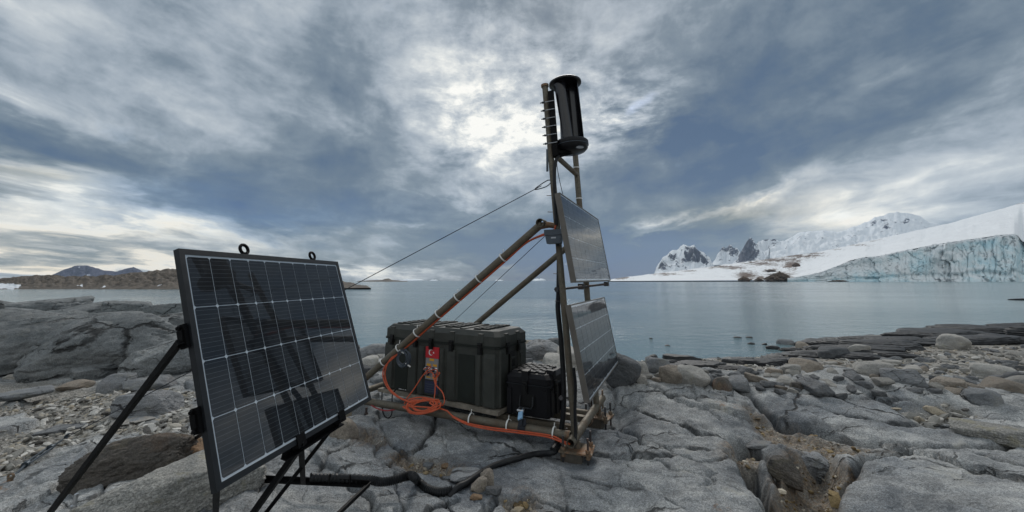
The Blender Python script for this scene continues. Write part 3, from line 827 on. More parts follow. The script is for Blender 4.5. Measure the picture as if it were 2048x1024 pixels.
def land(name, skyline, d0, d1, mat, base=None, seed=0, rough=3.0, nx=260, nt=60, freq=0.02, back=True, ridge=0.6, paint=None, crest=0.8, jag=2.0):
    """a stretch of land between two distances: skyline is its outline, base its lower edge, in photo pixels"""
    x0, x1 = skyline[0][0], skyline[-1][0]
    px = np.linspace(x0, x1, nx); t = np.linspace(0, 1, nt)
    PX, T = np.meshgrid(px, t)
    top = interp(skyline, PX); top = top + jag * fbm2(PX * 0.05, PX * 0 + seed, 5, seed + 3, 0.6)
    low = interp(base, PX) if base else np.full_like(PX, 563.5)
    top = np.minimum(top, low)
    k = np.clip(T / crest, 0, 1)
    prof = k ** 1.0
    D = d0 + (d1 - d0) * T
    n = ridge2(PX * freq, T * (x1 - x0) * freq * 0.5, 6, seed, 0.55) * ridge + fbm2(PX * freq * 2, T * 5, 5, seed + 9, 0.55) * (1 - ridge)
    env = np.sin(np.pi * np.clip(k, 0, 1)) ** 0.7
    PY = low + (top - low) * prof - rough * n * env * np.clip((low - top) / 20, 0.05, 1.5)
    PY = np.maximum(PY, top - 0.5)
    x, y, z = far_points(PX, PY, D)
    drop = np.clip((T - crest) / max(1e-3, 1 - crest), 0, 1)
    z = z * (1 - 0.75 * drop ** 1.5)
    z = np.where(T == 0, np.minimum(z, -1.0) if base is None else z, z)
    V = np.stack([x.ravel(), np.broadcast_to(y, x.shape).ravel(), z.ravel()], 1)
    i = np.arange(nt - 1)[:, None] * nx; j = np.arange(nx - 1)[None, :]
    F = np.stack([i + j, i + j + 1, i + nx + j + 1, i + nx + j], -1).reshape(-1, 4)
    me = fast_mesh(name, V, F)
    if paint is not None: set_attr(me, 'rock', np.clip(paint(PX, PY, T, n), 0, 1).ravel())
    return link(name, me, mat)

def snow_rock_mat(name, snow=(0.86, 0.88, 0.90), rock=(0.055, 0.05, 0.05), rock2=(0.13, 0.085, 0.06), scale=0.02, ragged=2.6):
    t = NT(name); p = t.n('ShaderNodeNewGeometry').outputs['Position']
    n = t.noise(p, scale, 10, 0.68); r = t.attr('rock')
    n2 = t.noise(t.mapping(p, (1, 1, .35)), scale * 3.5, 8, 0.7)
    e = t.math('ADD', t.math('MULTIPLY', t.math('SUBTRACT', n, 0.5), ragged), t.math('MULTIPLY', t.math('SUBTRACT', n2, 0.5), ragged * 0.8))
    m = t.ramp(t.math('ADD', r, e), [(0.47, 0.0), (0.53, 1.0)])
    rc = t.ramp(t.noise(p, scale * 3, 5, 0.7), [(0.35, tuple(rock)), (0.65, tuple(rock2))])
    sc = t.ramp(t.noise(p, scale * 0.7, 5, 0.6), [(0.35, tuple(k * 0.92 for k in snow)), (0.65, tuple(snow))])
    return t.done(t.mix(m, sc, rc), 0.8, normal=t.bump(t.noise(p, scale * 4, 6, 0.65), 0.25 / scale * 0.1, 0.7), spec=0.2)

def spots(lst, kn=0.12):
    def f(PX, PY, T, n):
        s = np.zeros_like(PX); PX = PX + 5 * fbm2(PX * 0.09, PY * 0.16, 4, 91, 0.6); PY = PY + 2.5 * fbm2(PX * 0.12, PY * 0.2, 4, 92, 0.6)
        for (x, y, w, h, a) in lst: s = np.maximum(s, 0.82 * a * np.exp(-(((PX - x) / (w * 1.15)) ** 2 + ((PY - y) / (h * 1.15)) ** 2)))
        return s + kn * n
    return f

snow_near = snow_rock_mat('snow_with_brown_rock', rock=(0.05, 0.035, 0.025), rock2=(0.17, 0.10, 0.06), scale=0.035, ragged=2.4)
snow_far = snow_rock_mat('snow_with_haze_blue_rock', snow=(0.82, 0.86, 0.90), rock=(0.018, 0.026, 0.05), rock2=(0.05, 0.066, 0.11), scale=0.009, ragged=1.9)  # the bluing of distant air is mixed into the rock colour
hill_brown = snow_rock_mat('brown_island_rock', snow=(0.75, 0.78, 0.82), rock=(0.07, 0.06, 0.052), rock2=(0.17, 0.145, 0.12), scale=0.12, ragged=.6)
hill_blue = snow_rock_mat('distant_haze_blue_rock', snow=(0.7, 0.75, 0.82), rock=(0.035, 0.04, 0.075), rock2=(0.07, 0.075, 0.125), scale=0.004, ragged=.6)  # blue of the far haze painted into this hill's rock

# glacier tongue on the right: snow slope behind an ice cliff
CLIFF_TOP = [(1560, 558), (1600, 553), (1640, 545), (1680, 530), (1700, 521), (1730, 514), (1760, 513), (1790, 505), (1830, 497), (1870, 489), (1910, 483),
             (1960, 476), (2000, 470), (2028, 468), (2036, 472), (2044, 482), (2060, 490), (2100, 492), (2200, 486), (2400, 480)]
SLOPE_LOW = [(1215, 562), (1300, 561.5), (1560, 560)] + CLIFF_TOP[1:]
SLOPE_SKY = [(1215, 561), (1230, 557), (1300, 548), (1400, 536), (1480, 525), (1560, 514), (1640, 503), (1700, 490), (1800, 468), (1900, 446), (2000, 418), (2048, 404), (2200, 360), (2400, 320)]
rocky = [(1240, 556, 22, 2.5, .9), (1330, 548, 30, 2.5, .8), (1380, 542, 25, 2.5, .7), (1450, 534, 40, 3, .9), (1520, 527, 35, 4, .95), (1560, 520, 45, 4, .95), (1600, 512, 45, 3.5, .95), (1630, 507, 20, 2.5, .9),
         (1470, 536, 20, 2.5, .8), (1580, 530, 14, 9, .95), (1590, 520, 14, 6, .9), (1540, 541, 13, 4, .95), (1495, 551, 22, 8, .95), (1520, 555, 9, 6, .9), (1560, 553, 24, 11, 1.0), (1600, 557, 8, 3, .8),
         (1700, 490, 40, 2, .7), (1740, 480, 30, 1.5, .6), (1660, 498, 30, 1.5, .6), (2035, 407, 14, 2, .7), (1770, 508, 3, 1, .0)]
o = land('snow_slope', SLOPE_SKY, 884.5, 2600, snow_near, base=SLOPE_LOW, seed=4, rough=1.6, nx=520, nt=90, freq=0.012, ridge=0.3, paint=spots(rocky), crest=0.86, jag=0.8)
tag(o, 'smooth snow slope rising behind the ice cliff', kind='structure')

def ice_cliff():
    nx, nz = 560, 80
    px = np.linspace(1575, 2400, nx); t = np.linspace(0, 1, nz)
    PX, T = np.meshgrid(px, t)
    hp0 = np.clip((564.5 - interp(CLIFF_TOP, PX)) / 90, 0.05, 1.2)
    top = interp(CLIFF_TOP, PX) + 3.0 * fbm2(PX * 0.05, PX * 0, 5, 12, 0.6) * np.minimum(1, hp0 * 2) * sstep(2030, 1990, PX)
    PY = 564.5 + (top - 564.5) * T
    hpx = np.clip((564.5 - top) / 90, 0.05, 1.2)
    wv_ = 0.5 * fbm2(PX * 0.03, T * 2, 3, 5)
    blocks, bid = voronoi_edge(PX / 22.0 + 0.8 * T + wv_, T * 1.3 * hpx + wv_, 17)
    fine, fid = voronoi_edge(PX / 8.0 + wv_, T * 4 * hpx, 19)
    cols, cid = voronoi_edge(PX / 11.0 + 0.7 * wv_, T * 0.7 + wv_, 23)
    big = fbm2(PX * 0.012, T * 1.2, 4, 23)
    lump = sstep(1850, 1650, PX) * 0.8 + 0.35 + 0.9 * np.exp(-((PX - 1885) / 26) ** 2)
    D = 870 - 30 * (1 - T) ** 1.6 * hpx + 20 * big * hpx * lump + hpx * (lump * (bid - 0.5) * 15 + (cid - 0.5) * 5 + (fid - 0.5) * 2.5) + 2.5 * np.exp(-(cols / 0.05) ** 2) * hpx + 4 * np.exp(-(blocks / 0.04) ** 2) * hpx
    shelf_ = np.exp(-((T - 0.18 - 0.1 * wv_) / 0.05) ** 2) * 10 * hpx
    lean = 30 * sstep(2030, 2046, PX)
    D = np.minimum(D + shelf_, 882) + lean
    D = np.where(T > 0.985, 884 + lean, D)
    x, y, z = far_points(PX, PY, D)
    z = np.where(T == 0, -2.0, z)
    V = np.stack([x.ravel(), y.ravel(), z.ravel()], 1)
    i = np.arange(nz - 1)[:, None] * nx; j = np.arange(nx - 1)[None, :]
    F = np.stack([i + j, i + j + 1, i + nx + j + 1, i + nx + j], -1).reshape(-1, 4)
    me = fast_mesh('ice_cliff', V, F)
    sn = 0.9 * sstep(1820, 1690, PX) * sstep(0.25, 0.8, T + 0.3 * wv_) + sstep(0.90, 0.99, T) + 0.5 * np.exp(-((PX - 1885) / 20) ** 2)
    set_attr(me, 'snow', np.clip(sn, 0, 1).ravel())
    t_ = NT('glacier_ice'); p = t_.n('ShaderNodeNewGeometry').outputs['Position']
    n = t_.noise(t_.mapping(p, (1, 1, 1.6), (0.1, 0.25, 0)), 0.018, 6, 0.62); f = t_.noise(p, 0.12, 5, 0.65)
    c = t_.ramp(t_.math('ADD', t_.math('MULTIPLY', n, 0.8), t_.math('MULTIPLY', f, 0.2)), [(0.36, (0.56, 0.79, 0.87)), (0.47, (0.74, 0.88, 0.92)), (0.55, (0.86, 0.92, 0.94)), (0.68, (0.91, 0.94, 0.95))])
    c = t_.mix(t_.attr('snow'), c, (0.86, 0.89, 0.91))
    vn = t_.noise(t_.mapping(p, (1, 1, 0.18)), 0.10, 5, 0.65)
    c = t_.mix(t_.math('MULTIPLY', t_.ramp(vn, [(0.32, 1.0), (0.42, 0.0)]), 0.2), c, (0.58, 0.80, 0.87))
    t_.done(c, 0.55, normal=t_.bump(t_.math('ADD', f, vn), 5.0, 0.7), spec=0.3)
    return tag(link('ice_cliff', me, t_.m), 'pale blue ice cliff of a glacier standing in the sea', 'glacier')
ice_cliff()

# mountains beyond
o = land('snow_mountain', [(1540, 492), (1580, 476), (1600, 464), (1640, 461), (1680, 464), (1720, 449), (1750, 436), (1775, 426), (1795, 424), (1820, 427), (1840, 432), (1858, 445), (1890, 452), (1960, 470), (2100, 500)], 3000, 4600, snow_far,
         base=[(1540, 540), (2100, 520)], seed=31, rough=7, nx=340, nt=80, freq=0.02, ridge=0.75, crest=0.75, jag=1.8,
         paint=spots([(1745, 446, 9, 4, .62), (1768, 440, 7, 7, .62), (1772, 452, 6, 8, .55), (1812, 443, 6, 4, .8), (1700, 470, 8, 3, .35), (1640, 480, 6, 3, .3)], 0.16))
tag(o, 'white snow mountain with a rounded top behind the slope', 'mountain')
o = land('snow_mountain', [(1462, 528), (1474, 520), (1480, 508), (1489, 490), (1499, 475), (1505, 478), (1512, 487), (1528, 479), (1545, 479), (1560, 482), (1580, 479), (1600, 481), (1618, 492), (1636, 499), (1655, 505), (1680, 530)], 3600, 4700, snow_far,
         base=[(1462, 530), (1680, 525)], seed=41, rough=9, nx=300, nt=80, freq=0.035, ridge=0.8, crest=0.7, jag=3.0,
         paint=spots([(1497, 500, 14, 24, 1.0), (1485, 515, 12, 8, 1.0), (1508, 510, 8, 12, .9), (1540, 478, 12, 3, .9), (1545, 488, 5, 4, .9), (1590, 480, 14, 3, .7), (1605, 492, 12, 8, .95), (1625, 498, 18, 5, .9)], 0.24))
tag(o, 'dark rock pyramid tinted haze blue with a snow-filled saddle', 'mountain')
o = land('snow_mountain', [(1425, 525), (1436, 507), (1446, 495), (1452, 497), (1459, 488), (1466, 497), (1474, 495), (1482, 507), (1495, 525)], 4800, 5600, snow_far, base=[(1425, 530), (1495, 530)], seed=47, rough=8, nx=120, nt=50, freq=0.05, ridge=0.8, crest=0.7, jag=3.0,
         paint=spots([(1452, 497, 14, 6, .6), (1466, 505, 12, 6, .55)], 0.30))
tag(o, 'small farthest snow peak between two nearer mountains', 'mountain')
o = land('snow_mountain', [(1308, 548), (1316, 530), (1326, 515), (1340, 504), (1356, 498), (1368, 490), (1380, 493), (1388, 490), (1397, 502), (1408, 505), (1420, 517), (1426, 530), (1440, 545)], 3300, 4300, snow_far,
         base=[(1308, 550), (1440, 545)], seed=53, rough=9, nx=240, nt=70, freq=0.04, ridge=0.75, crest=0.7, jag=3.0,
         paint=spots([(1385, 503, 16, 9, .72), (1398, 516, 22, 7, .72), (1372, 520, 14, 4, .6), (1326, 535, 8, 10, .5), (1345, 512, 8, 3, .4), (1410, 522, 12, 6, .65)], 0.26))
tag(o, 'snow dome with a dark streaked flank at the end of the shore', 'mountain')

# low islands on the left
o = land('island', [(-700, 545), (-300, 552), (-100, 556), (0, 558), (30, 554), (60, 552), (100, 550), (150, 553), (200, 552), (230, 550), (262, 546), (300, 543), (320, 540), (345, 537), (400, 540), (480, 536), (560, 541), (620, 548), (660, 557), (690, 562), (712, 568), (728, 572.5), (742, 575.6)], 118, 190, hill_brown,
         base=[(-700, 580), (350, 580), (560, 577), (742, 575.6)], seed=61, rough=6, nx=620, nt=90, freq=0.028, ridge=0.7, crest=0.7, jag=2.4,
         paint=lambda PX, PY, T, n: 0.95 - 1.3 * spots([(18, 573, 26, 5, 1.0), (160, 571, 5, 1.6, .9), (320, 570, 3, 1.5, .8), (205, 575, 4, 1.5, .8), (262, 562, 3, 1.5, .7)])(PX, PY, T, n * 0))
tag(o, 'low brown rocky island with a few snow patches across the bay', 'island')
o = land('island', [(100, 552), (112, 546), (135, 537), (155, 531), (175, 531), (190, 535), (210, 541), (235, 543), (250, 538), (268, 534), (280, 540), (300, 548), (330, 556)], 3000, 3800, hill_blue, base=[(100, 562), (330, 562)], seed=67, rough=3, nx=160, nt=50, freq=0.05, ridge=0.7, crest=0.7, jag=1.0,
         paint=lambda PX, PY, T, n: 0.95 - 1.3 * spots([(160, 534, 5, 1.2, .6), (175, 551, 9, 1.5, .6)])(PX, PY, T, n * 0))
tag(o, 'hazy blue hill with two humps beyond the brown island', 'hill')
o = land('island', [(715, 562), (740, 560.5), (764, 560), (770, 557.5), (778, 557), (784, 560), (800, 561), (815, 562)], 900, 1000, hill_brown, base=[(715, 564), (815, 564)], seed=71, rough=1, nx=60, nt=16, freq=0.1, crest=0.6, jag=0.3, paint=lambda PX, PY, T, n: 0.95 + 0 * PX)
tag(o, 'thin dark skerry with one small bump on the horizon', 'island')

# icebergs on the horizon
M['ice'] = plain('berg_ice', (0.74, 0.80, 0.86), 0.6, 0, 0.08, 0.05)
for (px, w, h, lab) in ((822, 56, 3.2, 'long low iceberg on the horizon beside the skerry'), (868, 20, 2.2, 'small iceberg on the horizon right of the long one'),
                        (1078, 30, 4.0, 'pale iceberg on the horizon beside the mast'), (998, 18, 2.0, 'tiny iceberg on the horizon between guy wire and rear brace')):
    D = 2600.0; x, y, z = far_points(np.array(float(px)), np.array(561.0), D)
    W, Hh = w / FPX * D, h / FPX * D
    mb = MB((float(x), D, 0)); n = 9; L = []
    for lev, sc in ((-2.0, 1.0), (Hh * .3, .95), (Hh * .75, .6), (Hh, .3)):
        L.append([(float(x) + W / 2 * sc * math.cos(a) * (1 + .2 * math.sin(3 * a + lev)), D + W / 3 * sc * math.sin(a), lev + (Hh * .25 * math.cos(a * 2 + 1) if lev > 0 else 0)) for a in [2 * math.pi * k / n for k in range(n)]])
    mb.loft(L); tag(mb.build('iceberg', M['ice'], loc=(float(x), D, 0), smooth=False), lab, 'iceberg')

# brown rocks standing out of the snow at the foot of the slope
for (cx, by, w, h, sd, lab_) in ((1488, 562, 28, 11, 901, 'long low brown rock at the foot of the snow slope'), (1518, 562, 17, 8, 902, 'small brown rock between two larger ones under the snow slope'),
                                 (1558, 562, 44, 22, 903, 'largest dark brown rock hump under the snow slope'), (1541, 543, 24, 5, 904, 'brown rock patch higher on the snow slope'),
                                 (1592, 532, 16, 8, 905, 'upright brown rock above the largest hump on the slope'), (1600, 561, 14, 4, 906, 'little dark rock right of the largest hump'), (1677, 563, 30, 4, 907, 'flat black rock in the water under the ice cliff')):
    D = 895.0 if by > 550 and cx < 1620 else (1250.0 if cx < 1620 else 840.0); x, y, z = far_points(np.array(float(cx)), np.array(float(by)), D)
    FAR_ROCKS.append((float(x), D, float(z), w / FPX * D, h / FPX * D, sd, lab_))

# ------------------------------------------------------------------ loose rocks
_ico = {}
def ico(level):
    if level not in _ico:
        bm = bmesh.new(); bmesh.ops.create_icosphere(bm, subdivisions=level, radius=1.0)
        bm.verts.ensure_lookup_table()
        V = np.array([v.co[:] for v in bm.verts]); F = np.array([[v.index for v in f.verts] for f in bm.faces]); bm.free()
        V /= np.linalg.norm(V, axis=1)[:, None]; _ico[level] = (V, F)
    return _ico[level]

def rock_mesh(name, seed, dims, level=4, planes=13, sharp=14, rough=0.05, freq=2.2, strata=0.0, crack=0.0, flat_top=0.0, taper=0.0, tilt=(0, 0)):
    g = np.random.default_rng(seed); D, F = ico(level)
    N = g.normal(size=(planes, 3)); N /= np.linalg.norm(N, axis=1)[:, None]; d = g.uniform(0.72, 1.0, planes)
    ax = np.vstack([np.eye(3), -np.eye(3)]); N = np.vstack([N, ax]); d = np.concatenate([d, np.full(6, 0.97)])
    if flat_top: d[planes + 2] = 1 - flat_top
    q = np.maximum(D @ N.T, 0) / d
    r = (q ** sharp).sum(1) ** (-1.0 / sharp)
    P = D * r[:, None]
    o = g.uniform(-20, 20, 3)
    P = P + D * (rough * fbm3(P + o, freq, 5, seed % 97, 0.55))[:, None]
    P = P + D * (-rough * 0.9 * np.maximum(0, 0.35 - np.abs(fbm3(P + o + 5, freq * 0.8, 3, seed % 89)) * 3))[:, None]
    if crack:
        q1 = np.abs(fbm3(P * np.array([1, 1, 1.6]) + o + 9, freq * 0.45, 3, seed % 83, 0.45)); q2 = np.abs(fbm3(P * np.array([1, 1, 2.2]) + o - 7, freq * 0.8, 3, seed % 79, 0.45))
        P = P - D * (crack * (np.exp(-(q1 / 0.035) ** 2) + 0.6 * np.exp(-(q2 / 0.03) ** 2)))[:, None]
        P = P + D * (0.25 * rough * fbm3(P + o, freq * 6, 3, seed % 71, 0.6))[:, None]
    if strata:
        z = P[:, 2] + 0.25 * P[:, 0] + 0.06 * fbm3(P + o, 2.0, 3, 5)
        s = np.abs(((z * 4.2) % 1.0) - 0.5) * 2
        P[:, :2] *= (1 + strata * (sstep(0.0, 0.35, s) - 0.8))[:, None]
    if taper: P[:, :2] *= (1 - taper * np.clip(P[:, 2], -.3, 1))[:, None]
    P = P * np.array(dims)
    R_ = Matrix.Rotation(tilt[0], 3, 'X') @ Matrix.Rotation(tilt[1], 3, 'Y')
    P = P @ np.array(R_).T
    return fast_mesh(name, P, F)

M['granite'] = rock_mat('pale_granite', (0.22, 0.22, 0.21), (0.40, 0.385, 0.35), 0.8, 0.0, 0.35, 0.7)
M['grey_rock'] = rock_mat('grey_gneiss', (0.13, 0.14, 0.15), (0.29, 0.295, 0.30), 0.5, 0.1, 0.12, 1.0, 0.3, joints=1.8)
M['pale_rock'] = rock_mat('pale_cobble', (0.25, 0.245, 0.23), (0.45, 0.43, 0.395), 0.4, 0.12, 0.2, 0.8)
M['tan_rock'] = rock_mat('tan_cobble', (0.19, 0.165, 0.14), (0.34, 0.30, 0.25), 0.45, 0.2, 0.15, 0.8)
M['dark_rock'] = rock_mat('dark_shore_rock', (0.02, 0.022, 0.025), (0.065, 0.066, 0.068), 0.4, 0, 0, 0.8, 0.3, 0.55)
M['brown_rock'] = rock_mat('brown_schist', (0.060, 0.058, 0.056), (0.165, 0.145, 0.125), 0.6, 0.4, 0.1, 0.8, 0.12)
M['slate_rock'] = rock_mat('slate_boulder', (0.055, 0.06, 0.065), (0.14, 0.145, 0.15), 0.5, 0.08, 0, 0.8)
M['rust_rock'] = rock_mat('rusty_stone', (0.13, 0.085, 0.055), (0.29, 0.19, 0.115), 0.5, 0.6, 0.2, 0.8)
M['outcrop'] = rock_mat('outcrop_gneiss', (0.09, 0.10, 0.105), (0.27, 0.28, 0.28), 0.4, 0.05, 0.06, 0.6, 0.2, joints=0.75)

def put_rock(name, cx, by, w, h, mat, label, seed, level=4, yaw=None, deep=0.8, sink=0.30, cat='rock', group=None, water=False, parent=None, **kw):
    """a rock whose foot is seen at (cx, by) and which looks w by h photo pixels"""
    b = gpoint(cx, by); dist = float(np.hypot(b[0], b[1])); yc = b[1] * CP + (b[2] - CAMZ) * SP
    sx = w / FPX * yc / 2; sy = sx * deep; full = h / FPX * yc
    drop = (CAMZ - b[2]) / dist
    sz = max(full - 2 * sy * drop * 0.55, full * 0.45) / (2 * (1 - sink))
    f = np.array([b[0], b[1]]) / dist
    c = np.array([b[0] + f[0] * sy * .85, b[1] + f[1] * sy * .85, b[2] + sz * (1 - 2 * sink)])
    me = rock_mesh(name, seed, (sx, sy, sz), level, **kw)
    o = link(name, me, M[mat], loc=tuple(c) if parent is None else tuple(c))
    o.rotation_euler = (0, 0, -math.atan2(f[0], f[1]) if yaw is None else yaw)
    if parent is None: tag(o, label, cat, group)
    else:
        o.parent = parent; o.location = Vector(c) - parent.location
    return o

# outcrop of jointed bedrock on the left
oc = empty('rock_outcrop', (-4.6, 6.2, 1.3)); tag(oc, 'long jointed grey outcrop on the left shore', kind='structure')
for (cx, by, w, h, deep, sd, kw_) in (
        (215, 752, 270, 112, .55, 101, dict(strata=.01, tilt=(R(17), R(-12)))), (40, 750, 240, 105, .6, 102, dict(strata=.02, tilt=(R(19), R(-10)))),
        (330, 752, 110, 70, .8, 103, dict(strata=.01, tilt=(R(14), R(-5)))), (160, 700, 230, 70, .6, 104, dict(strata=.02, tilt=(R(14), R(-9)))),
        (300, 690, 210, 62, .6, 105, dict(strata=.01, tilt=(R(13), R(-8)))), (30, 690, 220, 68, .6, 106, dict(strata=.02, tilt=(R(15), R(-6)))),
        (60, 650, 190, 48, .6, 107, dict(strata=.02, tilt=(0, R(-6)))), (180, 648, 150, 44, .7, 108, dict(strata=.01, tilt=(R(13), R(-8)))),
        (250, 645, 80, 46, .8, 109, dict(strata=.01)), (340, 650, 120, 46, .7, 110, dict(strata=.01, tilt=(0, R(-8)))), (400, 690, 120, 60, .7, 117, dict(strata=.01)),
        (362, 735, 60, 60, .9, 111, dict(rough=.07)), (-90, 730, 200, 110, .7, 112, dict(strata=.01)), (-200, 720, 260, 120, .7, 113, dict(strata=.01)),
        (450, 680, 120, 60, .8, 118, dict(strata=.01, tilt=(R(14), R(-5)))), (-120, 660, 240, 60, .6, 119, dict(strata=.01)),
        (250, 725, 130, 48, .5, 114, dict(strata=.01, tilt=(R(13), R(-14)))), (110, 735, 110, 60, .7, 115, dict(strata=.01, tilt=(R(13), R(-12)))), (20, 735, 110, 45, .7, 116, dict(strata=.01, tilt=(R(16), R(-8)))), (290, 755, 90, 50, .7, 121, dict(tilt=(R(18), R(6)))), (190, 758, 80, 30, .7, 122, dict(tilt=(R(12), R(-4)))),
        (120, 660, 90, 40, .7, 123, dict(tilt=(R(12), R(8)))), (350, 700, 80, 50, .8, 124, dict(tilt=(R(14), R(-14)))), (90, 690, 100, 44, .7, 125, dict(tilt=(R(16), R(-16)))), (225, 668, 90, 34, .7, 126, dict(tilt=(R(10), R(-10))))):
    put_rock('rock_block', cx, by, w * .95, h * 1.05, 'outcrop', None, sd, 6, crack=.06, deep=deep, parent=oc, sharp=18, planes=8, rough=.05, freq=2.6, **{k: v for k, v in kw_.items() if k != 'rough'})

